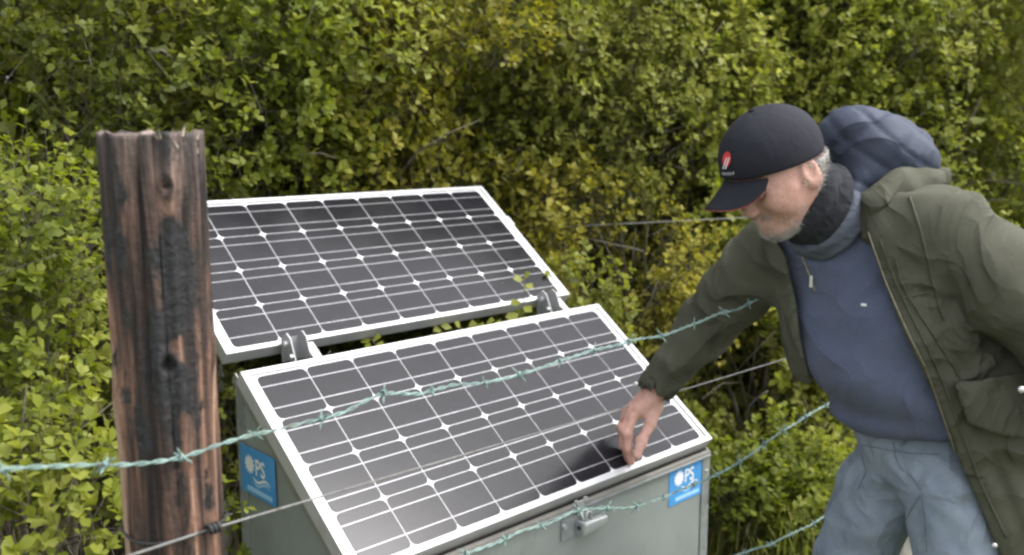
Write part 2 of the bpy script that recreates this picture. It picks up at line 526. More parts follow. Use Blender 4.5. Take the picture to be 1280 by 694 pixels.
def sticker(c, ex, nout, label):
    ey = Zv
    def S(x, y, d=0.0): return c + x * ex + y * ey + d * nout
    HX, HY = .077, .0555
    st = thing('sticker', label, 'sticker', tuple(c), 'blue stickers on the cabinet')
    vs, fs = frame_box(S(0, 0, .0006), ex, ey, nout, HX, HY, .0005)
    mesh_obj('backing', vs, fs, M['blue'], st)
    # sun emblem standing for the O
    sx, sy = -.034, .016
    vs = [S(sx, sy, .0016)]; fs = []
    for k in range(48):
        r = .0225 if k % 4 < 2 else .0175
        a = 2 * math.pi * k / 48
        vs.append(S(sx + r * math.cos(a), sy + r * math.sin(a), .0016))
    fs = [[0, 1 + k, 1 + (k + 1) % 48] for k in range(48)]
    mesh_obj('sun_emblem', vs, fs, M['white'], st)
    mesh_obj('lettering', [S(-.0095 + v[0] * .92, -.002 + v[1] * 1.05, .0016) for v in PS_V], PS_F, M['white'], st)
    for k, (y0, mt) in enumerate(((-.013, 'white'), (-.022, 'lightblue'))):
        vs, fs = [], []
        for i in range(25):
            u = i / 24; x = -.024 + .082 * u
            y = y0 + .0055 * math.sin(u * 2 * math.pi * 1.15 + 2.6); w = .0028 * (1 - abs(2 * u - 1) ** 3) + .0003
            vs += [S(x, y - w, .0016), S(x, y + w, .0016)]
            if i: fs.append([2 * i - 2, 2 * i, 2 * i + 1, 2 * i - 1])
        mesh_obj('wave', vs, fs, M[mt], st)
    vs, fs = frame_box(S(.006, -.042, .0013), ex, ey, nout, .055, .0055, .0003)
    mesh_obj('print_band', vs, fs, M['lightblue'], st)
    return st
sticker(W3(.489, BN0 - .0005, CAM_H - .958), E, -N, 'blue sun and wave sticker at the right end of the cabinet front')
sticker(W3(-BX - .0045, .168, CAM_H - .7605), -N, -E, 'blue sun and wave sticker on the shaded left end of the cabinet')

# ------------------------------------------------------------------ fence
FE, FN = E, N
POST = P(191.5, 164, 1.25); POST[2] = 0
POST_TOP = CAM_H - .003
PR = .0648
def post_mat():
    m, n, l, b = mat_new('burnt_weathered_timber')
    tc = n.new('ShaderNodeTexCoord')
    mp = n.new('ShaderNodeMapping'); mp.inputs['Scale'].default_value = (26, 26, 2.2)
    l.new(tc.outputs['Object'], mp.inputs['Vector'])
    t = noise(n, l, 1.0, 8, .65, mp.outputs[0], .6)
    r = ramp(n, [(.36, (.012, .009, .008)), (.43, (.04, .026, .02)), (.5, (.12, .063, .042)), (.555, (.22, .105, .06)), (.61, (.35, .22, .14)), (.7, (.46, .34, .24))])
    l.new(t.outputs['Fac'], r.inputs[0])
    mp2 = n.new('ShaderNodeMapping'); mp2.inputs['Scale'].default_value = (60, 60, 4)
    l.new(tc.outputs['Object'], mp2.inputs['Vector'])
    t2 = noise(n, l, 1.0, 6, .6, mp2.outputs[0])
    # charring: attribute painted on the mesh as wear, broken up by noise
    at = n.new('ShaderNodeAttribute'); at.attribute_name = 'tint'
    mp3 = n.new('ShaderNodeMapping'); mp3.inputs['Scale'].default_value = (1, 1, .5)
    l.new(tc.outputs['Object'], mp3.inputs['Vector'])
    t3 = noise(n, l, 30, 8, .72, mp3.outputs[0])
    ad = n.new('ShaderNodeMath'); ad.operation = 'ADD'
    sb = n.new('ShaderNodeMath'); sb.operation = 'SUBTRACT'; sb.inputs[1].default_value = .5
    l.new(t3.outputs['Fac'], sb.inputs[0]); 
    ml = n.new('ShaderNodeMath'); ml.operation = 'MULTIPLY'; ml.inputs[1].default_value = 2.8
    l.new(sb.outputs[0], ml.inputs[0]); l.new(at.outputs['Fac'], ad.inputs[0]); l.new(ml.outputs[0], ad.inputs[1])
    cr = ramp(n, [(.35, (0, 0, 0)), (.6, (1, 1, 1))])
    l.new(ad.outputs[0], cr.inputs[0])
    ch = ramp(n, [(.3, (.008, .008, .009)), (.6, (.028, .027, .029)), (.8, (.11, .108, .115))])
    t4 = noise(n, l, 90, 5, .7, tc.outputs['Object'])
    l.new(t4.outputs['Fac'], ch.inputs[0])
    mx = n.new('ShaderNodeMixRGB'); l.new(cr.outputs[0], mx.inputs[0]); l.new(r.outputs[0], mx.inputs[1]); l.new(ch.outputs[0], mx.inputs[2])
    l.new(mx.outputs[0], b.inputs['Base Color'])
    sx = n.new('ShaderNodeSeparateXYZ'); l.new(tc.outputs['Object'], sx.inputs[0])
    gz = n.new('ShaderNodeMapRange'); gz.inputs[1].default_value = 1.47; gz.inputs[2].default_value = 1.6; gz.inputs[3].default_value = .9; gz.inputs[4].default_value = .5
    l.new(sx.outputs['Z'], gz.inputs[0])
    hs = n.new('ShaderNodeHueSaturation'); l.new(gz.outputs[0], hs.inputs['Saturation']); l.new(mx.outputs[0], hs.inputs['Color'])
    l.new(hs.outputs[0], b.inputs['Base Color'])
    rg = n.new('ShaderNodeMapRange'); rg.inputs[3].default_value = .75; rg.inputs[4].default_value = .42
    l.new(cr.outputs[0], rg.inputs[0]); l.new(rg.outputs[0], b.inputs['Roughness'])
    b.inputs['Specular IOR Level'].default_value = .35
    am = n.new('ShaderNodeMath'); am.operation = 'ADD'
    l.new(t2.outputs['Fac'], am.inputs[0]); l.new(t4.outputs['Fac'], am.inputs[1])
    bump(n, l, am.outputs[0], .9, .004, b)
    return m
M['post'] = post_mat()

def pnoise(p, f, seed, n=7):
    r = np.random.default_rng(seed)
    v = np.zeros(p.shape[:-1], np.float32)
    for i in range(n):
        k = r.normal(size=3); k *= r.uniform(.6, 1.5) * f / (np.linalg.norm(k) + 1e-9)
        v += np.sin(p @ k.astype(np.float32) + np.float32(r.uniform(0, 6.28)))
    return v / math.sqrt(n / 2.0)      # about unit variance

def timber_post(base, top, rad, nu, nv, seed, char=True):
    u = np.linspace(0, 2 * math.pi, nu, endpoint=False)
    z = np.linspace(-.25, top, nv)
    Uu, Zz = np.meshgrid(u, z, indexing='ij')
    cx, sx = np.cos(Uu), np.sin(Uu)
    q = np.stack([cx * 3, sx * 3, Zz * 1.2], -1).astype(np.float32)
    rr = rad * (1 + .035 * pnoise(q, 1.0, seed) )
    q2 = np.stack([cx * 9, sx * 9, Zz * 2.0], -1).astype(np.float32)
    rid = pnoise(q2, 1.2, seed + 1) 
    rr += .0022 * rid
    q3 = np.stack([cx * 22, sx * 22, Zz * 4.0], -1).astype(np.float32)
    fine = pnoise(q3, 1.0, seed + 2)
    rr += .0013 * fine - .004 * np.clip(rid - 1.2, 0, 1)
    q4 = np.stack([cx * 13, sx * 13, Zz * 2.2], -1).astype(np.float32)
    rr -= .0055 * np.clip(1 - np.abs(pnoise(q4, 1.0, seed + 8)) / .11, 0, 1) * np.clip(pnoise(q, 2.0, seed + 9) + .5, 0, 1)
    # angle seen from the camera: -pi/2 is straight at it
    vd = math.atan2(-base[1], -base[0])
    ang = (Uu - vd + math.pi) % (2 * math.pi) - math.pi        # + is to the right in view
    tint = np.zeros_like(Uu)
    if char:
        def blob(a0, z0, wa, wz, s=1.0): return s * np.exp(-(((ang - a0) / wa) ** 2 + ((Zz - z0) / wz) ** 2))
        tint = np.maximum.reduce([blob(.25, top - .2, .42, .15), blob(.1, top - .33, .55, .07), blob(-.1, top - .28, .5, .09, .75), blob(.1, top - .42, .16, .1, .8), blob(-.75, top - .15, .18, .2, .6), blob(.55, top - .3, .25, .05, .7), blob(-.55, top - .38, .3, .04, .7)])
        for _k in range(26):
            tint = np.maximum(tint, blob(RNG.uniform(-1.3, 1.3), top - RNG.uniform(.02, .75), RNG.uniform(.06, .2), RNG.uniform(.02, .08), RNG.uniform(.4, .75)))
        rr -= .006 * np.exp(-(((ang - .22) / .3) ** 2 + ((Zz - (top - .2)) / .12) ** 4))
        for a0, z0, s in ((.17, top - .068, .075), (.02, top - .3, .11)):        # knots
            d = np.sqrt(((ang - a0)) ** 2 + ((Zz - z0) / rad * .8) ** 2)
            rr += .004 * np.exp(-((d - s * 1.6) / .06) ** 2) - .009 * np.exp(-(d / s) ** 2)
            tint = np.maximum(tint, .95 * np.exp(-(d / (s * 1.3)) ** 4))
        rr += .007 * np.exp(-(((ang - 1.15) / .35) ** 2 + ((Zz - (top - .29)) / .035) ** 2))
        rr += .004 * np.exp(-(((ang + 1.2) / .35) ** 2 + ((Zz - (top - .36)) / .05) ** 2))
    zz = Zz + np.where(np.arange(nv)[None] > nv - 8, (.0022 * pnoise(q3, .6, seed + 5) + .002 * pnoise(q2, 1.0, seed + 6)) * ((np.arange(nv)[None] - nv + 8) / 8), 0)
    V = np.stack([base[0] + rr * cx, base[1] + rr * sx, base[2] + zz], -1).reshape(-1, 3)
    F = []
    i, j = np.meshgrid(np.arange(nu), np.arange(nv - 1), indexing='ij')
    F = np.stack([i * nv + j, ((i + 1) % nu) * nv + j, ((i + 1) % nu) * nv + j + 1, i * nv + j + 1], -1).reshape(-1, 4)
    # concave chipped end grain: rings inwards
    Vs, Fs, T = [V], [F], [tint.ravel()]
    prev = np.arange(nu) * nv + nv - 1
    n0 = len(V)
    for rk in (.86, .6, .3, .02):
        ringz = base[2] + top - .003 - .004 * (1 - rk) + .002 * np.sin(u * 5 + rk * 9)
        rv = np.stack([base[0] + rr[:, -1] * rk * np.cos(u), base[1] + rr[:, -1] * rk * np.sin(u), ringz], -1)
        ids = n0 + np.arange(nu); n0 += nu
        Vs.append(rv); T.append(np.full(nu, .2))
        Fs.append(np.stack([prev, np.roll(prev, -1), np.roll(ids, -1), ids], -1)); prev = ids
    return np.concatenate(Vs), np.concatenate(Fs), np.concatenate(T)
pv, pf, pt_ = timber_post(POST, POST_TOP, PR, 280, 300, 21)
post = thing('fence_post', 'charred round timber fence post with knots left of the solar panels', 'fence post', tuple(POST), None)
big_mesh('timber', pv, pf, M['post'], post, True, None, pt_)
# splinters along the chipped top edge
M['splinter'] = simple_mat('fresh_split_wood', (.32, .24, .17), (.55, .47, .38), .8, 0, 50)
vd = math.atan2(-POST[1], -POST[0])
for k in range(11):
    a = vd + random.uniform(-.2, 1.2); r_ = PR * 1.005
    p0 = np.array([POST[0] + r_ * math.cos(a), POST[1] + r_ * math.sin(a), POST_TOP - random.uniform(.004, .035)])
    d = nrm([math.cos(a + 1.5) * random.uniform(-.6, .6), math.sin(a + 1.5) * random.uniform(-.6, .6), random.uniform(.3, 1)])
    L_ = random.uniform(.008, .022)
    out = np.array([math.cos(a), math.sin(a), 0])
    sd = np.cross(d, out)
    mesh_obj('splinter', [p0 - sd * .0012, p0 + sd * .0015, p0 + d * L_ + out * .003, p0 - out * .002 + d * L_ * .4], [[0, 1, 2], [1, 3, 2], [3, 0, 2], [0, 3, 1]], M['splinter'], post)

# second post, mostly hidden behind the man
wp = POST - FN * (PR + .004)
def fence_pt(px, py): return on_plane(px, py, wp, FN)
p2 = fence_pt(1143, 660) + FN * .05; p2[2] = 0
M['post2'] = simple_mat('silvered_timber', (.25, .23, .2), (.42, .4, .35), .85, 0, 3, .5, 30, .004, stretch=(12, 12, 1))
pv, pf, pt_ = timber_post(p2, 1.25, .045, 40, 60, 77, False)
post2 = thing('fence_post', 'pale silvered fence post standing behind the man between his legs', 'fence post', tuple(p2))
big_mesh('timber', pv, pf, M['post2'], post2, True, None, pt_)

def barb_mesh():
    b = MB()
    for s, x0 in ((1, -.003), (-1, .003)):
        b.add(tube([(x0 - .004 * s, .006 * math.cos(w), .006 * math.sin(w)) if False else (x0 + s * .0035 * w / 6.28, .0042 * math.cos(w), .0042 * math.sin(w)) for w in np.linspace(0, 9.4, 14)], .0011, 5))
    for d in ((-.5, .75, .75), (.5, -.7, -.8), (.55, .7, -.75), (-.5, -.8, .65)):
        dd = nrm(d)
        b.add(tube([dd * .003, dd * .011, dd * .0165], [.0013, .0012, .0003], 5))
    me = bpy.data.meshes.new('barb')
    me.from_pydata([tuple(q) for q in b.v], [], b.f); me.materials.append(M['wire'])
    me.polygons.foreach_set('use_smooth', [True] * len(me.polygons)); me.update()
    return me
BARB = barb_mesh()

def resample(pts, step):
    pts = np.array(pts); d = np.concatenate([[0], np.cumsum(np.linalg.norm(np.diff(pts, axis=0), axis=1))])
    # smooth with a spline-like average
    s = np.arange(0, d[-1], step)
    out = np.stack([np.interp(s, d, pts[:, k]) for k in range(3)], 1)
    w = max(3, int(.05 / step) | 1)
    pad = np.pad(out, ((w // 2, w // 2), (0, 0)), mode='edge')
    return np.stack([np.convolve(pad[:, k], np.ones(w) / w, 'valid') for k in range(3)], 1)

def barbed_wire(pts, label, seed, amp=.0019, rad=.00135):
    r = random.Random(seed)
    path = resample(pts, .006)
    root = thing('barbed_wire', label, 'barbed wire', tuple(path[0]), 'barbed wires of the fence')
    t = np.gradient(path, axis=0); t /= np.linalg.norm(t, axis=1)[:, None]
    a = np.cross(t, [0, 0, 1.0]); a /= np.linalg.norm(a, axis=1)[:, None]; b = np.cross(a, t)
    s = np.arange(len(path)) * .006
    jit = np.stack([np.interp(s, np.arange(0, s[-1] + .2, .07), np.random.default_rng(seed + k).normal(0, .0022, len(np.arange(0, s[-1] + .2, .07)))) for k in range(2)])
    path = path + a * jit[0][:, None] + b * jit[1][:, None]
    for ph in (0, math.pi):
        w = s / .05 * 2 * math.pi + ph
        pts_ = path + amp * (np.cos(w)[:, None] * a + np.sin(w)[:, None] * b)
        mesh_obj('strand', *tube(list(pts_), rad, 6), M['wire'], root, True)
    x = .03
    while x < s[-1] - .02:
        i = int(x / .006)
        o = bpy.data.objects.new('barb', BARB); COL.objects.link(o); o.parent = root
        R = Matrix((tuple(t[i]), tuple(a[i]), tuple(b[i]))).transposed()
        o.rotation_mode = 'QUATERNION'
        o.rotation_quaternion = (R @ Matrix.Rotation(r.uniform(0, 6.28), 3, 'X')).to_quaternion()
        k = r.uniform(.85, 1.2); o.scale = (k, k, k)
        o.location = tuple(path[i] - path[0] + (path[0] - origin(root)))
        x += r.uniform(.085, .115)
    return root

def ext(pts, d0, d1):
    pts = [np.array(p) for p in pts]
    if d0: pts = [pts[0] - FE * d0] + pts
    if d1: pts = pts + [pts[-1] + FE * d1]
    return pts
top_px = [(0, 587), (40, 582), (80, 579), (115, 579), (150, 581), (195, 578), (240, 571), (275, 559), (310, 546), (355, 536), (400, 525), (435, 512), (470, 497), (520, 490), (560, 484), (600, 479), (640, 470), (680, 458), (700, 449), (750, 436), (790, 428), (840, 414), (890, 396), (930, 381), (962, 369)]
w_top = ext([fence_pt(*q) for q in top_px], .5, 3.0)
w_mid = ext([fence_pt(*q) for q in ((575, 694), (625, 677), (680, 655), (720, 638), (745, 634), (782, 636), (830, 622), (880, 600), (915, 582), (950, 558), (1000, 525), (1047, 498))], 1.6, 3.0)
w_low = ext([fence_pt(*q) for q in ((905, 700), (940, 688), (985, 671), (1012, 657))], 2.6, 3.0)
barbed_wire(w_top, 'topmost green weathered barbed wire crossing the charred post and the lower panel', 3)
barbed_wire(w_mid, 'middle barbed wire sagging past the latch on the cabinet front', 4)
barbed_wire(w_low, 'lowest barbed wire near the grass behind the man in jeans', 5)
# plain line wire with its tie on the post
pl = [fence_pt(165, 694), fence_pt(265, 661), P(806, 502, 2.46), fence_pt(1143, 400)]   # the reaching forearm presses it back
pl = ext(pl, .7, 3.0)
pw = thing('plain_wire', 'smooth grey line wire tied to the charred post, below the top barbed wire', 'fence wire', tuple(pl[0]))
pth = resample(pl, .03)
mesh_obj('strand', *tube(list(pth), .0019, 8), M['plain_wire'], pw, True)
tp = fence_pt(265, 661)
for k in range(3):
    c = tp + FE * (-.006 + .006 * k) 
    mesh_obj('tie', *tube([c + .006 * (math.cos(w) * FN + math.sin(w) * Zv) + FE * .001 * w for w in np.linspace(0, 6.28, 12)], .0028, 6), M['tie'], pw, True)
# tie wrapped round the post
wr = []
for w in np.linspace(-2.2, 2.6, 40):
    a = vd + w
    wr.append([POST[0] + (PR + .0035) * math.cos(a), POST[1] + (PR + .0035) * math.sin(a), tp[2] - .004 + .004 * math.sin(w * 2)])
mesh_obj('tie', *tube(wr, .002, 6), M['tie'], pw, True)

# ------------------------------------------------------------------ foliage
LT = np.array([[0, 0, 0], [.28, -.2, .05], [.66, -.36, .06], [1, 0, -.1], [.66, .36, .06], [.28, .2, .05], [.5, 0, -.03]], np.float32)
LQ = np.array([[0, 6, 2, 1], [6, 3, 2, 2], [0, 5, 4, 6], [6, 4, 3, 3]], np.int32)
LQ = np.array([[0, 6, 2, 1], [0, 5, 4, 6], [6, 4, 3, 2]], np.int32)

def unit(a): return a / (np.linalg.norm(a, axis=-1, keepdims=True) + 1e-9)

def leaves_at(base, d, nn, L, W):
    side = unit(np.cross(nn, d)); nn = np.cross(d, side)
    k = len(LT)
    V = base[:, None] + L[:, None, None] * (LT[None, :, 0:1] * d[:, None] + LT[None, :, 2:3] * nn[:, None]) + (W[:, None, None] * 1.4) * LT[None, :, 1:2] * side[:, None]
    Q = LQ[None] + (np.arange(len(base)) * k)[:, None, None]
    return V.reshape(-1, 3), Q.reshape(-1, 4)

LEAF_MESHES = {}
def leaf_meshes(mat):
    if mat.name in LEAF_MESHES: return LEAF_MESHES[mat.name]
    out = []
    for k in range(6):
        me = bpy.data.meshes.new('leaf')
        v = LT.copy(); v[:, 1] *= .9 + .08 * k; v[:, 2] *= .6 + .3 * k
        v[3, 2] = -.05 - .06 * (k % 3)
        me.from_pydata([tuple(map(float, q)) for q in v], [], [tuple(map(int, q)) for q in LQ])
        a = me.attributes.new('tint', 'FLOAT', 'POINT')
        a.data.foreach_set('value', np.full(len(v), .25 + .13 * k, np.float32))
        me.polygons.foreach_set('use_smooth', [True] * len(me.polygons))
        me.materials.append(mat); me.update()
        out.append(me)
    LEAF_MESHES[mat.name] = out
    return out

def foliage(root, lobes, n, leaf, mat, seed, n_obj=200, thr=-.75, spread=1.0, up=.6, rows=5):
    """sprigs of leaves through a few lobes (centre, radii); the nearest leaves are objects, the rest one mesh"""
    r = np.random.default_rng(seed); n = int(n * 1.75)
    vol = np.array([l[1][0] * l[1][1] * l[1][2] for l in lobes]) ** (2 / 3); vol /= vol.sum()
    which = r.choice(len(lobes), n, p=vol)
    c = np.array([l[0] for l in lobes])[which]; rad = np.array([l[1] for l in lobes])[which]
    u = unit(r.normal(size=(n, 3)))
    flip = (u[:, 1] > .35) & (r.random(n) < .75); u[flip, 1] *= -1
    k = 1 - .5 * r.random(n) ** 2.0
    p = c + rad * u * k[:, None]
    ok = (pnoise(p.astype(np.float32), 7.0, seed + 50) + .6 * pnoise(p.astype(np.float32), 17.0, seed + 51) > thr) & (p[:, 2] > .02)
    for C_, V_, N_ in ((C1, V1, N1), (C2, V2, N2)):           # nothing grows through or over the glass
        q_ = p - C_
        ok &= ~((np.abs(q_ @ E) < .70) & (np.abs(q_ @ V_) < .36) & (np.abs(q_ @ N_ - .08) < .2))
    p, u = p[ok], u[ok]; n = len(p)
    g = unit(.55 * u + np.array([0, 0, up]) + .45 * r.normal(size=(n, 3)))
    sl = r.uniform(.05, .13, n) * spread
    B, D, NN, LL = [], [], [], []
    hue = np.clip(.5 + .16 * pnoise(p.astype(np.float32), 4.0, seed + 60) + .12 * r.normal(size=n), 0, 1)
    size_k = np.clip(1 + .16 * pnoise(p.astype(np.float32), 5.0, seed + 61), .65, 1.35)
    TT = []
    a0 = unit(np.cross(g, r.normal(size=(n, 3)))); b0 = np.cross(g, a0)
    ros = 5
    for q in range(rows + ros):
        tip = q >= rows
        f = (.25 + .65 * q / rows) if not tip else 1.0
        ph = q * 2.4 + r.normal(0, .35, n)
        rad_ = np.cos(ph)[:, None] * a0 + np.sin(ph)[:, None] * b0
        d = unit(rad_ * (.95 if not tip else .85) + g * (.55 if not tip else .75) + .22 * r.normal(size=(n, 3)))
        nn = unit(g * .9 + np.array([0, 0, .5]) - rad_ * .3 + .35 * r.normal(size=(n, 3)))
        ll = leaf * size_k * r.uniform(.5, 1.18, n) * (1.0 if not tip else .95)
        keep = r.random(n) < .88
        B.append((p + g * (sl * f)[:, None])[keep]); D.append(d[keep]); NN.append(nn[keep]); LL.append(ll[keep])
        TT.append(np.clip(hue + (.1 if tip else -.04) + .1 * r.normal(size=n), 0, 1)[keep])
    B, D, NN, LL, TT = map(np.concatenate, (B, D, NN, LL, TT))
    WW = LL * r.uniform(.52, .72, len(LL))
    # the ones that show largest: nearest to the camera and in view
    rel = B - CAMP
    dep = rel[:, 1] * CP - rel[:, 2] * SP; hgt = rel[:, 1] * SP + rel[:, 2] * CP
    inview = (dep > .3) & (np.abs(rel[:, 0] / dep) < .56) & (np.abs(hgt / dep) < .31)
    order = np.argsort(np.where(inview, dep / LL * leaf, 1e6))
    pick = order[:min(n_obj, int(inview.sum()))]
    rest = np.ones(len(B), bool); rest[pick] = False
    V, Q = leaves_at(B[rest].astype(np.float32), D[rest].astype(np.float32), NN[rest].astype(np.float32), LL[rest].astype(np.float32), WW[rest].astype(np.float32))
    big_mesh('foliage', V, Q, mat, root, True, 'stuff', np.repeat(TT[rest], len(LT)))
    ms = leaf_meshes(mat); base = origin(root)
    sd = unit(np.cross(NN, D)); n2 = np.cross(D, sd)
    for i in pick:
        me = ms[int(np.clip((TT[i] - .18) / .13, 0, 5))]
        o = bpy.data.objects.new('leaf', me); COL.objects.link(o); o.parent = root
        L_, W_ = float(LL[i]), float(WW[i] * 1.4)
        mt = Matrix(((*[float(x) for x in D[i]], 0), (*[float(x) for x in sd[i]], 0), (*[float(x) for x in n2[i]], 0), (0, 0, 0, 1))).transposed()
        mt = Matrix.Translation(Vector(B[i] - base)) @ mt @ Matrix.Diagonal((L_, W_, L_, 1))
        o.matrix_local = mt
    # sprig stems
    ta = a0 * .0012; tb = b0 * .0012
    q0 = p - g * .06; q1 = p + g * sl[:, None]
    V = np.stack([q0 + ta, q0 - .5 * ta + .87 * tb, q0 - .5 * ta - .87 * tb, q1 + ta * .4, q1 + .4 * (-.5 * ta + .87 * tb), q1 + .4 * (-.5 * ta - .87 * tb)], 1)
    Q = np.array([[0, 1, 4, 3], [1, 2, 5, 4], [2, 0, 3, 5]])[None] + (np.arange(n) * 6)[:, None, None]
    big_mesh('twigs', V.reshape(-1, 3), Q.reshape(-1, 4), M['twig'], root, True, 'stuff')

def branches(root, base, lobes, nb, r0, seed):
    r = random.Random(seed)
    for k in range(nb):
        c, rad = lobes[k % len(lobes)]
        tgt = np.array(c) + np.array([r.uniform(-.6, .6) * rad[0], r.uniform(-.6, .5) * rad[1], r.uniform(-.1, .75) * rad[2]])
        b0 = np.array(base) + np.array([r.uniform(-.15, .15), r.uniform(-.12, .12), -.05])
        mid = (b0 + tgt) / 2 + np.array([r.uniform(-.12, .12), r.uniform(-.1, .1), r.uniform(0, .15)])
        pts = []
        for i in range(9):
            t = i / 8
            q = (1 - t) ** 2 * b0 + 2 * t * (1 - t) * mid + t * t * tgt
            pts.append(q + np.array([r.uniform(-.012, .012) for _ in range(3)]) * (i > 0))
        rr = r0 * r.uniform(.7, 1.2)
        br = mesh_obj('branch', *tube(pts, [rr * (1 - .85 * i / 8) for i in range(9)], 6), M['bark'], root, True)
        for q in range(3):
            i = r.randint(3, 7); a = pts[i]
            d = nrm([r.uniform(-1, 1), r.uniform(-1, .4), r.uniform(-.1, 1)]); L_ = r.uniform(.2, .45)
            mesh_obj('twig', *tube([a, a + d * L_ * .5 + np.array([0, 0, .02]), a + d * L_ + np.array([0, 0, r.uniform(-.03, .06)])], [rr * .32, rr * .22, .0015], 5), M['twig'], br, True)

G = {
    'bright': leaf_mat('bright_young_leaf', [(0.083, 0.108, 0.015), (0.176, 0.211, 0.027), (0.275, 0.302, 0.050), (0.396, 0.399, 0.106)]),
    'mid': leaf_mat('mid_green_leaf', [(0.066, 0.085, 0.013), (0.143, 0.165, 0.025), (0.226, 0.245, 0.044), (0.330, 0.342, 0.088)]),
    'yellow': leaf_mat('yellowing_leaf', [(0.094, 0.103, 0.015), (0.209, 0.205, 0.027), (0.308, 0.285, 0.045), (0.418, 0.365, 0.094)]),
    'dark': leaf_mat('dark_green_leaf', [(0.044, 0.059, 0.013), (0.094, 0.114, 0.020), (0.154, 0.171, 0.033), (0.231, 0.239, 0.062)]),
}

def shrub(label, base, lobes, n, leaf, mat, seed, n_obj=200, nb=8, r0=.018, group='shrubs of the overgrown hedge', **kw):
    root = thing('shrub', label, 'shrub', tuple(base), group)
    branches(root, base, lobes, nb, r0, seed)
    foliage(root, lobes, n, leaf, G[mat], seed, n_obj, **kw)
    return root

def lob(px, py, Y, rx, ry, rz): return (tuple(P(px, py, Y)), (rx, ry, rz))

# hedge, left to right; lobes are (centre, radii)
shrub('bright green shrub with large leaves at the left edge beside the charred post', (-1.15, 2.0, 0),
      [lob(-20, 330, 1.95, .22, .2, .2), lob(30, 300, 2.1, .2, .18, .16), lob(-30, 470, 1.9, .2, .18, .2), lob(60, 440, 2.25, .16, .2, .2)], 520, .036, 'bright', 101, 260, 6, .012, thr=-.6)
shrub('low bright leafy growth under the top barbed wire at the lower left', (-.85, 1.75, 0),
      [lob(20, 600, 1.75, .28, .2, .14), lob(95, 630, 1.85, .22, .2, .16), lob(0, 700, 1.6, .3, .2, .2), lob(130, 720, 1.9, .25, .2, .2)], 520, .036, 'bright', 102, 260, 6, .01, thr=-.9)
shrub('mid green shrub filling the hedge above and left of the charred post', (-1.5, 3.05, 0),
      [lob(60, 60, 2.9, .55, .45, .5), lob(150, 190, 2.95, .45, .4, .45), lob(-60, 200, 2.7, .5, .45, .5), lob(90, 350, 2.8, .45, .35, .45), lob(200, 480, 2.9, .4, .35, .4), lob(30, 520, 2.7, .45, .35, .4)], 2300, .036, 'mid', 103, 260, 12)
shrub('fresh green shrub rising over the left end of the rear solar panel', (-.9, 3.5, 0),
      [lob(270, 90, 3.15, .4, .4, .4), lob(330, 30, 3.3, .5, .45, .45), lob(320, 190, 3.3, .42, .35, .35), lob(420, 60, 3.4, .4, .4, .4)], 1700, .038, 'bright', 104, 260, 10)
shrub('yellowing shrub above the middle of the rear solar panel', (-.4, 3.85, 0),
      [lob(470, 170, 3.5, .42, .38, .38), lob(540, 80, 3.6, .45, .4, .42), lob(560, 200, 3.65, .36, .3, .32), lob(440, 40, 3.6, .4, .4, .4)], 1800, .034, 'yellow', 105, 260, 10)
shrub('tall pale green shrub above the right end of the rear panel', (.35, 4.3, 0),
      [lob(690, 60, 3.9, .5, .42, .48), lob(650, 190, 3.95, .45, .4, .42), lob(760, 150, 4.0, .48, .4, .45), lob(730, 20, 4.0, .5, .4, .4)], 2100, .038, 'mid', 106, 260, 10)
shrub('green shrub left of the man behind his black cap', (.95, 4.5, 0),
      [lob(850, 120, 4.2, .45, .4, .5), lob(820, 250, 4.15, .4, .36, .42), lob(900, 40, 4.3, .45, .4, .45), lob(880, 330, 4.2, .42, .35, .4)], 1900, .037, 'bright', 107, 260, 10)
shrub('shadowed shrub set back in the gap above the man', (1.45, 5.1, 0),
      [lob(1010, 60, 4.8, .55, .45, .6), lob(1100, 40, 4.9, .55, .45, .55), lob(1040, 200, 4.75, .5, .4, .5), lob(980, 0, 4.8, .5, .4, .4)], 2600, .036, 'mid', 108, 260, 10, thr=-.8)
shrub('leafy green shrub in the hedge just right of and above the black cap', (1.35, 4.75, 0),
      [lob(1010, 30, 4.35, .3, .3, .4), lob(1000, 130, 4.4, .28, .28, .35), lob(1085, 60, 4.5, .34, .3, .4), lob(1060, -10, 4.45, .35, .3, .3)], 1500, .036, 'bright', 116, 240, 8, thr=-.7)
shrub('light green shrub behind the navy hood of the man', (1.95, 4.9, 0),
      [lob(1160, 150, 4.6, .32, .35, .5), lob(1200, 240, 4.6, .36, .35, .42), lob(1180, 330, 4.6, .4, .35, .45), lob(1110, 250, 4.7, .3, .3, .4)], 1500, .037, 'bright', 109, 240, 9)
shrub('dull green shrub at the right edge beyond the man', (2.55, 5.3, 0),
      [lob(1270, 80, 5.0, .5, .45, .6), lob(1290, 260, 5.0, .5, .45, .5), lob(1230, 30, 5.2, .5, .45, .5)], 1400, .037, 'mid', 110, 220, 9)
shrub('yellow green shrub between the cabinet and the reaching sleeve', (.55, 3.85, 0),
      [lob(760, 330, 3.6, .32, .28, .3), lob(700, 300, 3.65, .25, .28, .28), lob(820, 370, 3.75, .3, .28, .3)], 1000, .035, 'yellow', 111, 240, 8, .012)
shrub('leafy bush right of the cabinet below the reaching arm', (1.1, 3.95, 0),
      [lob(920, 450, 3.85, .32, .28, .28), lob(870, 470, 3.8, .26, .26, .26), lob(980, 500, 3.95, .3, .28, .28), lob(920, 540, 3.7, .26, .24, .2), lob(1030, 460, 4.1, .3, .28, .3)], 1500, .04, 'bright', 112, 260, 8, .012, thr=-.5)
shrub('low weedy growth at the right foot of the cabinet', (1.0, 3.6, 0),
      [lob(915, 610, 3.35, .2, .2, .16), lob(960, 600, 3.45, .25, .2, .2), lob(1010, 590, 3.6, .25, .2, .2), lob(985, 650, 3.3, .2, .16, .12)], 560, .036, 'bright', 113, 260, 5, .008, up=1.0, thr=-.5)
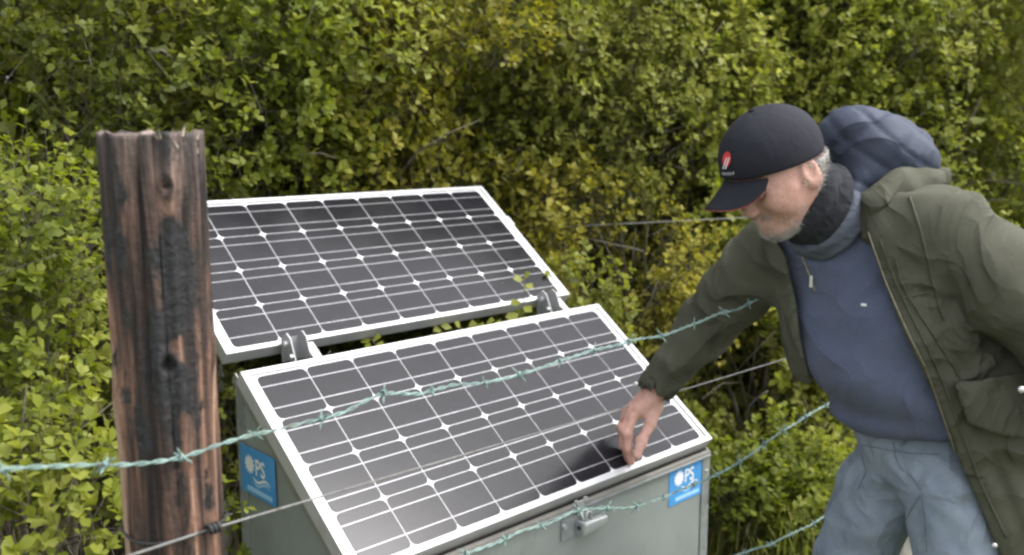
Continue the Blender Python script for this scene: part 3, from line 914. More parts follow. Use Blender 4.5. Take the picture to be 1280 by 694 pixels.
shrub('shaded growth in the gap under the rear solar panel', (-.15, 3.2, 0),
      [lob(430, 420, 2.95, .4, .2, .2), lob(600, 400, 3.15, .4, .22, .2), lob(330, 520, 2.8, .3, .25, .3), lob(680, 400, 3.25, .25, .2, .22)], 700, .036, 'mid', 114, 150, 6, .01)
shrub('dark growth behind the charred post beside the cabinet end', (-.85, 2.45, 0),
      [lob(285, 520, 2.4, .1, .12, .22), lob(290, 620, 2.3, .1, .12, .2), lob(300, 690, 2.1, .1, .1, .14), lob(240, 450, 2.6, .25, .2, .3)], 260, .034, 'mid', 115, 140, 4, .008, thr=-.1)

# young shoots poking up between the two panels
def shoot(label, stem_px, Y, leaves, seed):
    r = random.Random(seed)
    sh = thing('leafy_shoot', label, 'plant shoot', tuple(P(*stem_px[0], Y + .02)), 'young shoots between the solar panels')
    mesh_obj('stem', *tube([P(*q, Y + .02 - .01 * k) for k, q in enumerate(stem_px)], [.003, .0025, .002, .001][:len(stem_px)], 6), M['twig'], sh, True)
    for k, (px, py, dx, dy, s_) in enumerate(leaves):
        b = P(px, py, Y - .001 * k); d = nrm(P(px + dx, py + dy, Y - .015 - .003 * k) - b)
        nn = nrm(np.array([r.uniform(-.4, .4), -.7, .7])); sd = nrm(np.cross(nn, d)); n2 = np.cross(d, sd)
        o = bpy.data.objects.new('leaf', leaf_meshes(G['bright'])[3 + k % 3]); COL.objects.link(o); o.parent = sh
        o.matrix_local = Matrix.Translation(Vector(b - origin(sh))) @ Matrix(((*d, 0), (*sd, 0), (*n2, 0), (0, 0, 0, 1))).transposed() @ Matrix.Diagonal((s_, s_ * .95, s_, 1))
shoot('young yellow green shoot rising in front of the right end of the rear panel', [(640, 430), (650, 400), (655, 375), (655, 345)], 2.78,
      [(655, 348, 8, -8, .03), (654, 350, -12, -2, .034), (656, 356, 12, 4, .03), (652, 378, -16, 2, .04), (653, 384, 14, 6, .036), (648, 392, -14, 8, .044), (650, 396, 12, 10, .04), (646, 402, -10, 12, .042), (640, 410, 4, 14, .04), (655, 366, 2, -10, .03), (644, 398, -20, -4, .035)], 1)
shoot('low spray of leaves in the gap below the middle of the rear panel', [(575, 430), (585, 415), (570, 408)], 2.68,
      [(565, 410, -14, -3, .036), (575, 410, -6, -8, .03), (585, 410, 10, -6, .036), (595, 408, 14, 0, .034), (608, 404, 12, -5, .032), (590, 414, -10, 5, .036), (604, 410, 8, 6, .034), (618, 404, 13, 0, .03), (552, 412, -12, 1, .032)], 2)
shoot('small leafy tip showing between the panels right of the left bracket', [(470, 445), (468, 430), (464, 423)], 2.5,
      [(464, 424, -10, 3, .032), (466, 425, 8, -4, .034), (470, 430, 12, 3, .028), (462, 428, -4, 7, .026)], 3)

# the hedge goes on behind as one mass
def mass(name, cx, cy, sx, sy, sz, n, leaf, mat, seed):
    r = np.random.default_rng(seed)
    a = r.uniform(-1, 1, n)
    p = np.stack([cx[0] + (cx[1] - cx[0]) * (a + 1) / 2, cy[0] + (cy[1] - cy[0]) * (a + 1) / 2 + sy * r.normal(size=n), r.uniform(0, sz, n)], 1)
    d = unit(r.normal(size=(n, 3)) + np.array([0, -.3, .2])); nn = unit(r.normal(size=(n, 3)) + np.array([0, -.6, .6]))
    L = leaf * r.uniform(.6, 1.2, n)
    V, Q = leaves_at(p.astype(np.float32), d.astype(np.float32), nn.astype(np.float32), L.astype(np.float32), (L * .65).astype(np.float32))
    o = big_mesh(name, V, Q, G[mat], None, True, 'stuff', np.repeat(np.clip(r.normal(.45, .2, n), 0, 1), len(LT)))
    return o
mass('hedge_foliage', (-3.6, 4.0), (3.2, 6.3), 0, .3, 3.4, 66000, .07, 'mid', 300)
mass('hedge_foliage', (-4.8, 6.0), (4.0, 8.2), 0, .5, 4.6, 70000, .13, 'mid', 301)

mass('hedge_foliage', (-7.0, 7.5), (5.0, 10.0), 0, .6, 6.0, 30000, .24, 'mid', 302)

# loose bare twigs among the leaves
for k, (a, b) in enumerate([((1110, 78, 4.4), (1165, 20, 4.45)), ((520, 190, 3.1), (600, 150, 3.2)), ((800, 400, 3.3), (822, 350, 3.3)), ((835, 205, 3.75), (865, 225, 3.75)), ((375, 194, 2.95), (420, 198, 3.0)), ((95, 430, 2.2), (118, 330, 2.25)), ((185, 66, 2.4), (215, 72, 2.4))]):
    p0, p1 = P(*a), P(*b)
    mid = (p0 + p1) / 2 + np.array([.01, -.01, .012])
    o = mesh_obj('bare_twig', *tube([p0 + (p0 - p1) * .2 + np.array([0, .15, -.05]), p0, mid, p1], [.003, .0026, .002, .001], 6), M['twig'], None, True, loc=p0)
    tag(o, ['pale bare twig at the upper right of the hedge', 'bare twig above the right end of the rear panel', 'thin bare stem just left of the reaching sleeve', 'short grey twig left of the black cap', 'bare twig above the left end of the rear panel', 'thin stem left of the charred post', 'short pale twig above the charred post'][k], 'twig', 'bare twigs in the hedge')
# dark hooped stem by the grass
arc = [P(955 - 22 * math.sin(t) + 18 * (t > 1.9) * (t - 1.9), 565 - 40 * (1 - math.cos(t)), 3.45) for t in np.linspace(0, 2.7, 14)]
o = mesh_obj('bramble_stem', *tube([np.array([arc[0][0], arc[0][1], 0])] + arc, [.0045] * 10 + [.004] * 5, 6), M['tie'], None, True, loc=(arc[0][0], arc[0][1], 0))
tag(o, 'dark hooped bramble stem above the middle barbed wire', 'stem')
# old wire in the hedge behind the rear panel
wa, wb = P(560, 289, 3.42), P(900, 273, 3.62)
o = mesh_obj('old_wire', *tube([wa, (wa + wb) / 2 - np.array([0, 0, .004]), wb + (wb - wa) * .6], .002, 6), M['plain_wire'], None, True, loc=wa)
tag(o, 'old grey wire strung in the hedge right of the rear panel', 'fence wire')

# grass
def grass(n, seed, region, hmin, hmax):
    r = np.random.default_rng(seed)
    p = region(r, n)
    h = r.uniform(hmin, hmax, len(p)); a = r.uniform(0, 6.28, len(p))
    d = np.stack([np.cos(a), np.sin(a), np.zeros_like(a)], 1); sd = np.stack([-np.sin(a), np.cos(a), np.zeros_like(a)], 1)
    lean = r.uniform(.1, .7, len(p)); w = r.uniform(.0018, .004, len(p))
    V = []
    for t, wf in ((0, 1), (.4, .9), (.75, .6), (1, .05)):
        c = p + d * (h * lean * t * t)[:, None] + np.array([0, 0, 1.0]) * (h * t * (1 - .25 * lean * t))[:, None]
        V += [c - sd * (w * wf)[:, None], c + sd * (w * wf)[:, None]]
    V = np.stack(V, 1)
    Q = np.array([[0, 1, 3, 2], [2, 3, 5, 4], [4, 5, 7, 6]])[None] + (np.arange(len(p)) * 8)[:, None, None]
    return V.reshape(-1, 3), Q.reshape(-1, 4), np.repeat(r.random(len(p)), 8)
def reg(r, n):
    x = r.uniform(-3, 4, n); y = r.uniform(-.5, 5.5, n)
    rel = np.stack([x - C1[0], y - C1[1]], 1); e = rel @ E[:2]; q = rel @ N[:2]
    ok = ~((np.abs(e - .14) < 1.04) & (np.abs(q + .06) < .34))
    dens = pnoise(np.stack([x, y, 0 * x], 1).astype(np.float32), 2.5, 9) > -.7
    x, y = x[ok & dens], y[ok & dens]
    return np.stack([x, y, ground_z(x, y) - .04], 1)
V1_, Q1_, T1_ = grass(38000, 31, reg, .06, .2)
def reg2(r, n):
    c = P(1000, 650, 3.5)
    x = r.normal(c[0] + .1, .28, n); y = r.normal(c[1] + .1, .25, n)
    return np.stack([x, y, 0 * x - .04], 1)
V2_, Q2_, T2_ = grass(7000, 32, reg2, .18, .42)
big_mesh('grass', np.concatenate([V1_, V2_]), np.concatenate([Q1_, Q2_ + len(V1_)]), leaf_mat('grass_blade', [(.13, .16, .03), (.22, .25, .05), (.33, .34, .1), (.46, .42, .2)]), None, True, 'stuff', np.concatenate([T1_, T2_]))
# ------------------------------------------------------------------ the man
def surface_nets(fn, lo, hi, h):
    ax = [np.arange(lo[k], hi[k] + h, h, dtype=np.float32) for k in range(3)]
    n = [len(a) for a in ax]
    V = np.empty(n, np.float32)
    step = max(1, int(600000 / (n[1] * n[2])))
    for i in range(0, n[0], step):
        X, Y, Z = np.meshgrid(ax[0][i:i + step], ax[1], ax[2], indexing='ij')
        V[i:i + step] = fn(np.stack([X, Y, Z], -1))
    ins = V < 0
    cnt = np.zeros([m - 1 for m in n], np.int8)
    offs = [(a, b, c) for a in (0, 1) for b in (0, 1) for c in (0, 1)]
    sl = lambda o: tuple(slice(o[k], n[k] - 1 + o[k]) for k in range(3))
    for o in offs: cnt += ins[sl(o)]
    act = np.argwhere((cnt > 0) & (cnt < 8))
    idx = np.full([m - 1 for m in n], -1, np.int64); idx[tuple(act.T)] = np.arange(len(act))
    cv = {o: V[act[:, 0] + o[0], act[:, 1] + o[1], act[:, 2] + o[2]] for o in offs}
    acc = np.zeros((len(act), 3)); w = np.zeros(len(act))
    for a in offs:
        for k in range(3):
            if a[k]: continue
            b = list(a); b[k] = 1; b = tuple(b)
            va, vb = cv[a], cv[b]
            m = (va < 0) != (vb < 0)
            t = np.where(m, va / np.where(m, va - vb, 1), 0)
            p = np.tile(np.array(a, float), (len(act), 1)); p[:, k] += t
            acc[m] += p[m]; w[m] += 1
    pos = (act + acc / w[:, None]) * h + np.array(lo)
    F = []
    for k in range(3):
        k1, k2 = (k + 1) % 3, (k + 2) % 3
        s0 = [slice(None)] * 3; s1 = [slice(None)] * 3
        s0[k] = slice(0, n[k] - 1); s1[k] = slice(1, n[k])
        A, B = ins[tuple(s0)], ins[tuple(s1)]
        e = np.argwhere(A != B)
        e = e[(e[:, k1] > 0) & (e[:, k1] < n[k1] - 1) & (e[:, k2] > 0) & (e[:, k2] < n[k2] - 1)]
        q = []
        for d1, d2 in ((1, 1), (0, 1), (0, 0), (1, 0)):
            c = e.copy(); c[:, k1] -= d1; c[:, k2] -= d2
            q.append(idx[tuple(c.T)])
        q = np.stack(q, 1)
        fl = ~A[tuple(e.T)]
        q[fl] = q[fl][:, ::-1]
        F.append(q)
    F = np.concatenate(F)
    return pos, F

def relax(V, F, it=1, lam=.5):
    for _ in range(it):
        s = np.zeros_like(V); c = np.zeros(len(V))
        for a, b in ((0, 1), (1, 2), (2, 3), (3, 0)):
            np.add.at(s, F[:, a], V[F[:, b]]); np.add.at(c, F[:, a], 1)
            np.add.at(s, F[:, b], V[F[:, a]]); np.add.at(c, F[:, b], 1)
        V = V + lam * (s / np.maximum(c, 1)[:, None] - V)
    return V

def ridge(p, f, seed):          # sharp creases between soft pillows
    return 1 - 2 * np.clip(np.abs(pnoise(p, f, seed)) , 0, 1) ** .8

def f32(v): return np.asarray(v, np.float32)
def seg(P_, a, b, ra, rb):
    a, b = f32(a), f32(b); ab = b - a
    t = np.clip(((P_ - a) @ ab) / np.float32(ab @ ab), 0, 1)
    return np.linalg.norm(P_ - a - t[..., None] * ab, axis=-1) - (ra + (rb - ra) * t)
def segt(P_, a, b):
    a, b = f32(a), f32(b); ab = b - a
    return np.clip(((P_ - a) @ ab) / np.float32(ab @ ab), 0, 1)
def chain(P_, pts, rad, k=.03):
    d = None
    for i in range(len(pts) - 1):
        e = seg(P_, pts[i], pts[i + 1], rad[i], rad[i + 1])
        d = e if d is None else smin(d, e, k)
    return d
def smin(a, b, k):
    h = np.clip(.5 + .5 * (b - a) / k, 0, 1)
    return b + (a - b) * h - k * h * (1 - h)
def smax(a, b, k): return -smin(-a, -b, k)
def ell(P_, c, r, R=None):
    q = P_ - f32(c)
    if R is not None: q = q @ f32(R).T          # rows of R are the local axes
    r = f32(r)
    k0 = np.linalg.norm(q / r, axis=-1); k1 = np.linalg.norm(q / (r * r), axis=-1)
    return k0 * (k0 - 1) / np.maximum(k1, 1e-6)

def cloth_mat(name, c0, c1, rough=.85, weave=900, ws=.15, fold=18, fs=.4, fd=.006, sheen=0):
    m, n, l, b = mat_new(name)
    v = coords(n, l)
    t = noise(n, l, 9, 6, .65, v)
    r = ramp(n, [(.3, c0), (.7, c1)])
    l.new(t.outputs['Fac'], r.inputs[0]); l.new(r.outputs[0], b.inputs['Base Color'])
    b.inputs['Roughness'].default_value = rough
    b.inputs['Specular IOR Level'].default_value = .25
    if sheen:
        b.inputs['Sheen Weight'].default_value = sheen
    t2 = noise(n, l, fold, 3, .5, v, .6); t2.noise_type = 'RIDGED_MULTIFRACTAL'; t2.inputs['Offset'].default_value = .9; t2.inputs['Gain'].default_value = 1.2
    t3 = noise(n, l, weave, 2, .5, v)
    ad = n.new('ShaderNodeMath'); ad.operation = 'MULTIPLY_ADD'; ad.inputs[1].default_value = ws
    l.new(t3.outputs['Fac'], ad.inputs[0]); l.new(t2.outputs['Fac'], ad.inputs[2])
    bump(n, l, ad.outputs[0], fs, fd, b)
    return m
M['parka'] = cloth_mat('olive_parka_cloth', (.075, .076, .052), (.112, .113, .08), .75, 700, .1, 6, 1.0, .028)
M['navy'] = cloth_mat('navy_quilted_lining', (.033, .041, .063), (.05, .06, .09), .65, 500, .08, 9, .8, .008)
M['fleece'] = cloth_mat('blue_fleece', (.102, .122, .195), (.138, .158, .245), .95, 420, .2, 5, 1.0, .03, .1)
M['jeans'] = cloth_mat('washed_denim', (.18, .22, .28), (.3, .35, .415), .9, 800, .12, 8, .8, .016)
M['scarf'] = cloth_mat('charcoal_scarf', (.02, .021, .025), (.038, .04, .046), .95, 380, .5, 30, .6, .006)
M['cap'] = cloth_mat('black_cap_cloth', (.012, .013, .019), (.02, .021, .03), .8, 900, .2, 20, .2, .003)
M['collar'] = cloth_mat('grey_blue_collar', (.085, .095, .125), (.12, .13, .165), .9, 500, .3, 30, .5, .005)
M['boot'] = cloth_mat('brown_boot_leather', (.03, .02, .014), (.06, .042, .03), .6)
M['hair'] = cloth_mat('grey_hair', (.3, .28, .26), (.5, .48, .45), .8, 260, 1.2, 120, .8, .004)
M['beard'] = cloth_mat('white_stubble', (.42, .38, .35), (.7, .67, .63), .85, 400, 1.2, 160, .9, .003)
M['red'] = simple_mat('red_embroidery', (.5, .025, .03), (.62, .05, .05), .7, 0, 60)
M['red_piping'] = simple_mat('red_piping', (.16, .035, .028), (.24, .05, .035), .7, 0, 60)
M['grey_thread'] = simple_mat('grey_thread', (.25, .25, .27), (.4, .4, .42), .7, 0, 80)
M['button'] = simple_mat('metal_snap', (.6, .6, .58), (.8, .8, .78), .35, .6, 60)
M['nail'] = simple_mat('fingernail', (.55, .36, .31), (.66, .46, .4), .35, 0, 60)
M['eye'] = simple_mat('eyeball', (.6, .57, .54), (.7, .67, .64), .2, 0, 30)
def skin_mat():
    m, n, l, b = mat_new('weathered_skin')
    v = coords(n, l)
    t = noise(n, l, 30, 6, .7, v)
    r = ramp(n, [(.28, (.42, .2, .16)), (.5, (.56, .315, .25)), (.75, (.64, .4, .325))])
    l.new(t.outputs['Fac'], r.inputs[0]); l.new(r.outputs[0], b.inputs['Base Color'])
    b.inputs['Roughness'].default_value = .58
    b.inputs['Subsurface Weight'].default_value = .12
    b.inputs['Subsurface Radius'].default_value = (.012, .005, .003)
    b.inputs['Subsurface Scale'].default_value = .5
    t2 = noise(n, l, 220, 4, .6, v)
    bump(n, l, t2.outputs['Fac'], .7, .002, b)
    return m
M['skin'] = skin_mat()

BF = nrm([-.6, -.8, 0]); BL = nrm([.8, -.6, 0])          # facing, and his left
man = thing('person', 'man in olive parka, black cap and pale jeans reaching down to the solar panel', 'person', (.92, 2.1, 0))
def plane_h(px, py, h):       # point h above the lower panel's glass, on a pixel's ray
    d = ray(px, py)
    k = (np.dot(C1 - CAMP, N1) + h) / np.dot(d, N1)
    return CAMP + d * k

# --- joints
SH_R, EL_R, WR_R = P(962, 322, 2.20), P(880, 406, 2.345), plane_h(812, 499, .118)
SH_L, EL_L, WR_L = P(1172, 292, 1.95), P(1312, 392, 1.86), P(1350, 520, 1.78)
PEL = P(1147, 560, 2.12); HIP_R, HIP_L = P(1104, 600, 2.20), P(1184, 600, 2.02)
KN_R, KN_L = P(1040, 800, 2.24), P(1222, 800, 1.95)
AN_R = np.array([KN_R[0] - .03, KN_R[1] + .06, .09]); AN_L = np.array([KN_L[0] + .01, KN_L[1] + .08, .09])
CH = P(1092, 400, 2.06); BELLY = P(1140, 480, 2.07); NB = P(1050, 292, 2.08)

# head frame
yaw, pit = math.radians(22), math.radians(33)
HF = np.array([-math.cos(pit) * math.cos(yaw), -math.cos(pit) * math.sin(yaw), -math.sin(pit)])
HU = np.array([-math.sin(pit) * math.cos(yaw), -math.sin(pit) * math.sin(yaw), math.cos(pit)])
HL = np.cross(HU, HF)
HR = np.stack([HF, HL, HU])
HC = P(974, 212, 1.98)
def hloc(P_): return (P_ - f32(HC)) @ f32(HR).T
def hw(x, y, z): return HC + x * HF + y * HL + z * HU
NECK0 = NB + np.array([0, 0, .0]); NECK1 = hw(-.03, 0, -.07)

def head_sdf(q):
    d = ell(q, (-.012, 0, .03), (.1, .078, .098))
    d = smin(d, ell(q, (.03, 0, -.045), (.062, .058, .075)), .04)
    d = smin(d, seg(q, (-.01, .05, -.05), (.06, .018, -.1), .022, .02), .03)
    d = smin(d, seg(q, (-.01, -.05, -.05), (.06, -.018, -.1), .022, .02), .03)
    d = smin(d, ell(q, (.068, 0, -.098), (.022, .024, .02)), .025)
    for s in (1, -1):
        d = smin(d, ell(q, (.055, s * .044, -.028), (.03, .022, .026)), .05)
        d = smax(d, -ell(q, (.098, s * .032, .002), (.018, .02, .013)), .012)
        d = smin(d, seg(q, (.084, s * .045, .018), (.094, s * .012, .018), .01, .009), .014)
        d = smin(d, seg(q, (.085, s * .019, -.071), (.0935, 0, -.066), .005, .0075), .01)
        d = smin(d, seg(q, (.084, s * .017, -.079), (.091, 0, -.08), .005, .007), .01)
        d = smin(d, ell(q, (.104, s * .014, -.036), (.011, .009, .008)), .008)
        # ear: shell with a rim and lobe
        e = ell(q, (-.012, s * .079, -.008), (.021, .009, .033))
        e = smax(e, -ell(q, (-.008, s * .0885, -.004), (.013, .007, .022)), .005)
        e = smin(e, ell(q, (-.004, s * .079, -.036), (.009, .006, .009)), .008)
        e = smin(e, ell(q, (.004, s * .078, -.01), (.005, .006, .008)), .006)
        d = smin(d, e, .008)
    d = smin(d, seg(q, (.093, 0, .008), (.109, 0, -.03), .009, .0115), .014)
    d = d + .0012 * pnoise(q, 90, 5)
    return d
def neck_sdf(P_): return chain(P_, [NECK0 - np.array([0, 0, .06]), NECK1, hw(-.015, 0, -.02)], [.075, .06, .06])

# hand: right, thumb side towards the camera
ACR = nrm(V1 * .6 + nrm(ray(795, 540)) * .55)         # from index to little finger
def finger_chain(P_, pts, rad): return chain(P_, pts, rad, .004)
K_i = plane_h(791, 522, .084)
fing = {
    'index': ([K_i, plane_h(784, 543, .060), plane_h(785, 562, .032), plane_h(789, 577, .0115)], [.0132, .0122, .0112, .0098]),
}
def shift(pts, k, add): return [p + ACR * k + np.asarray(a) for p, a in zip(pts, add)]
ip = fing['index'][0]
fing['middle'] = (shift(ip, .0165, [(0, 0, .003), (-.003, 0, .003), (-.004, 0, .001), (.002, 0, -.004)]), [.013, .012, .011, .0096])
fing['ring'] = (shift(ip, .031, [(0, 0, 0), (-.002, 0, 0), (0, 0, -.002), (.008, 0, -.004)]), [.0124, .0114, .0104, .009])
fing['little'] = (shift(ip, .043, [(0, 0, -.004), (0, 0, -.004), (.004, 0, -.004), (.014, 0, 0)]), [.011, .01, .009, .0078])
TH = [plane_h(816, 507, .108), plane_h(809, 527, .086), plane_h(798, 546, .063), plane_h(792, 564, .041)]
TH = [p - ACR * (.012 + .004 * i) for i, p in enumerate(TH)]
def hand_sdf(P_):
    kn = [fing[k][0][0] for k in ('index', 'middle', 'ring', 'little')]
    d = seg(P_, WR_R, kn[0] * .55 + WR_R * .45, .026, .021)
    for i, k in enumerate(kn):
        d = smin(d, seg(P_, WR_R + ACR * (.006 * (i - 1)), k, .021, .0115), .012)
    for nme, (pts, rad) in fing.items():
        d = smin(d, finger_chain(P_, pts, rad), .0045)
        for j, r_ in ((0, .0134), (1, .0126)):
            d = smin(d, np.linalg.norm(P_ - f32(pts[j]), axis=-1) - r_, .006)
    d = smin(d, chain(P_, [WR_R - ACR * .008] + TH, [.021, .0185, .0148, .0134, .0108], .006), .012)
    fore = nrm(EL_R - WR_R)
    d = smin(d, seg(P_, WR_R, WR_R + fore * .12, .027, .034), .02)
    d = d + .0006 * pnoise(P_, 190, 8) + .0007 * pnoise(P_, 60, 9)
    return d
allp = np.array([p for v in fing.values() for p in v[0]] + TH + [WR_R])
hV, hF = surface_nets(hand_sdf, allp.min(0) - .035, allp.max(0) + .05, .0021)
hV = relax(hV, hF, 1)
def head_all(P_): return smin(head_sdf(hloc(P_)), neck_sdf(P_), .03)
dV, dF = surface_nets(head_all, HC - .17, HC + .17, .0034)
dV = relax(dV, dF, 1)
def torso_core(P_, grow=0.0, kd=1.35):
    # elliptical sections: depth along his facing is squeezed
    bf = f32(BF)
    def sq(p, c): 
        q = p - f32(c); return p + (q @ bf)[..., None] * bf * np.float32(kd - 1)
    pts = [PEL + BL * .01, BELLY + BL * .012, CH + BL * .005, NB - np.array([0, 0, .06])]
    mid = np.mean(pts, 0)
    d = chain(P_ + ((P_ - f32(mid)) @ bf)[..., None] * bf * np.float32(kd - 1), [p + np.dot(p - mid, BF) * BF * (kd - 1) for p in pts], [.15, .156, .168, .12], .08) / 1.15
    d = smin(d, seg(P_, SH_R * .75 + NB * .25, SH_L * .75 + NB * .25, .075, .075), .06)
    return d - grow
def body_low(P_):
    d = torso_core(P_, -.045)
    d = smin(d, chain(P_, [SH_R, EL_R, WR_R], [.055, .044, .028]), .04)
    d = smin(d, chain(P_, [SH_L, EL_L, WR_L], [.055, .044, .03]), .04)
    d = smin(d, chain(P_, [HIP_R, KN_R, AN_R, AN_R + BF * .14 - np.array([0, 0, .04])], [.085, .058, .04, .035]), .05)
    d = smin(d, chain(P_, [HIP_L, KN_L, AN_L, AN_L + BF * .14 - np.array([0, 0, .04])], [.085, .058, .04, .035]), .05)
    d = smin(d, seg(P_, NECK0, NECK1, .062, .058), .04)
    return d
bV, bF = surface_nets(body_low, (.2, 1.5, -.02), (1.75, 2.65, 1.66), .015)
# left hand: the right one mirrored onto the other wrist
ml = (hV - WR_R); ml = ml - 2 * (ml @ BL)[:, None] * BL
lh = ml * .98 + WR_L; 
allV = np.concatenate([bV, dV, hV, lh]); n1, n2, n3 = len(bV), len(bV) + len(dV), len(bV) + len(dV) + len(hV)
allF = np.concatenate([bF, dF + n1, hF + n2, hF[:, ::-1] + n3])
big_mesh('body', allV, allF, M['skin'], man)
for s in (1, -1):
    bm = bmesh.new(); bmesh.ops.create_uvsphere(bm, u_segments=12, v_segments=8, radius=.0115)
    vs = [hw(.083 + v.co.x, s * .032 + v.co.y, .001 + v.co.z) for v in bm.verts]; bm.verts.index_update()
    fs = [[v.index for v in f.verts] for f in bm.faces]; bm.free()
    mesh_obj('eye', vs, fs, M['eye'], man, True)
# nails
def nail(tip, prev, out, r_):
    d = nrm(tip - prev); o_ = nrm(out - d * np.dot(out, d)); s_ = np.cross(d, o_)
    c = tip + o_ * r_ * .78 + d * .001
    vs, fs = [], []
    for i in range(5):
        for j in range(5):
            a = (j - 2) / 2; t = (i - 2) / 2
            vs.append(c + s_ * a * .0056 + d * t * .0062 * (1 if t < .9 else 1 - .25 * a * a) - o_ * (a * a * .0022))
    for i in range(4):
        for j in range(4): fs.append([i * 5 + j, i * 5 + j + 1, i * 5 + j + 6, i * 5 + j + 5])
    return vs, fs
mesh_obj('fingernail', *nail(TH[3], TH[2], -ACR * .8 + BL * .6, .0112), M['nail'], man, True)
mesh_obj('fingernail', *nail(ip[3], ip[2], nrm(CAMP - ip[3]) * .6 + np.array([-.8, 0, .2]), .0098), M['nail'], man, True)

# --- jeans
def jeans_sdf(P_):
    bf = f32(BF)
    d = seg(P_ + ((P_ - f32(PEL)) @ bf)[..., None] * bf * np.float32(.25), PEL + BL * .008 + Zv * .045, PEL + BL * .012 + Zv * .2, .16, .152) / 1.1
    lr = chain(P_, [HIP_R, (HIP_R + KN_R) / 2 - np.array([.012, 0, 0]), KN_R, AN_R + np.array([0, 0, .02])], [.108, .094, .075, .068], .02)
    ll = chain(P_, [HIP_L, (HIP_L + KN_L) / 2, KN_L, AN_L + np.array([0, 0, .02])], [.106, .092, .074, .068], .02)
    d = smin(d, smin(lr, ll, .018), .05)
    # folds: radiating from the crotch, cross wrinkles on the thighs
    cr = P(1146, 616, 1.98)
    q = P_ - f32(cr); rr = np.linalg.norm(q, axis=-1)
    ang = np.arctan2(q @ f32(Zv), q @ f32(BL))
    d = d + .0042 * np.sin(ang * 9 + 6 * rr + 1.0) * np.exp(-rr / .13) * np.clip(rr / .03, 0, 1)
    w = P_.copy(); w[..., 2] *= 2.6
    d = d + .003 * pnoise(w, 12, 41) - .0042 * ridge(w, 10, 43) - .0016 * ridge(P_, 20, 44)
    # pocket openings and the fly as shallow seams
    fz = q @ f32(BL) 
    d = d + .003 * np.exp(-((fz - .004) / .004) ** 2) * ((q @ f32(Zv)) > .015)
    z = P_[..., 2]
    d = smax(d, z - (PEL[2] + .15), .01)
    return smax(d, .075 - z, .01)
jV, jF = surface_nets(jeans_sdf, (.62, 1.68, .04), (1.45, 2.5, 1.06), .0085)
big_mesh('jeans', relax(jV, jF, 1), jF, M['jeans'], man)
for A in (AN_R, AN_L):
    def boot(P_, A=A):
        d = seg(P_, A + BF * -.03 + Zv * -.03, A + BF * .16 + Zv * -.05, .05, .042)
        d = smin(d, seg(P_, A + Zv * .06, A - Zv * .02, .055, .052), .03)
        return smax(d, .004 - P_[..., 2], .004)
    v_, f_ = surface_nets(boot, A - np.array([.26, .26, .12]), A + np.array([.26, .26, .16]), .009)
    big_mesh('boot', v_, f_, M['boot'], man)

# --- fleece
def sweater_sdf(P_):
    d = torso_core(P_, .0)
    d = smin(d, seg(P_, BELLY + BF * .02 + BL * .02, CH * .3 + BELLY * .7 + BF * .02 + BL * .02, .11, .11), .06)
    w = P_.copy(); w[..., 2] *= 1.7
    d = d + .007 * pnoise(w, 9, 51) - .0065 * ridge(w, 6, 54) + .002 * pnoise(P_, 22, 55)
    z = P_[..., 2]
    hem = P(1130, 549, 2.0)[2]
    # drag folds from the shoulder to the waist
    q = P_ - f32(CH)
    d = d + .0085 * np.sin((q @ f32(BL)) * 34 + (q @ f32(Zv)) * 30 + 2 * pnoise(P_, 6, 53)) * np.exp(-((z - CH[2] + .17) / .15) ** 2)
    # ribbed hem bunches in and out
    d = d - .010 * np.exp(-((z - hem - .025) / .022) ** 2)
    d = smax(d, hem + .012 * np.sin((P_ @ f32(BL)) * 12) - z, .012)
    return d
sV, sF = surface_nets(sweater_sdf, (.45, 1.62, .8), (1.25, 2.5, 1.5), .0085)
sweater = big_mesh('fleece_sweater', relax(sV, sF, 1), sF, M['fleece'], man)

# --- scarf and collar
NKA = nrm(NECK1 - NB); 
def ring_sdf(P_, c, axis, R, half, th, seed, amp):
    q = P_ - f32(c); t = q @ f32(axis); rad = np.linalg.norm(q - t[..., None] * f32(axis), axis=-1)
    fold = amp * np.sin(t * 150 + 2.5 * pnoise(P_, 12, seed)) + amp * .6 * pnoise(P_, 28, seed + 1)
    e0 = np.abs(rad - R) - th - fold; e1 = np.abs(t) - half - .006 * pnoise(P_, 14, seed + 2)
    return np.sqrt(np.maximum(e0, 0) ** 2 + np.maximum(e1, 0) ** 2) + np.minimum(np.maximum(e0, e1), 0) - .008
SCX = nrm([-.80, -.18, .36])
SCC = P(1014, 252, 2.02)
def scarf_sdf(P_): return ring_sdf(P_, SCC, SCX, .078, .030, .008, 61, .0035)
cV, cF = surface_nets(scarf_sdf, SCC - .15, SCC + .15, .0048)
big_mesh('scarf', relax(cV, cF, 1), cF, M['scarf'], man)
CLC = P(1032, 272, 2.04)
CLX = nrm([-.72, -.25, .5])
def collar_sdf(P_): return ring_sdf(P_, CLC, CLX, .088, .013, .002, 64, .0015)
cV, cF = surface_nets(collar_sdf, CLC - .16, CLC + .16, .0052)
big_mesh('collar', relax(cV, cF, 1), cF, M['collar'], sweater)

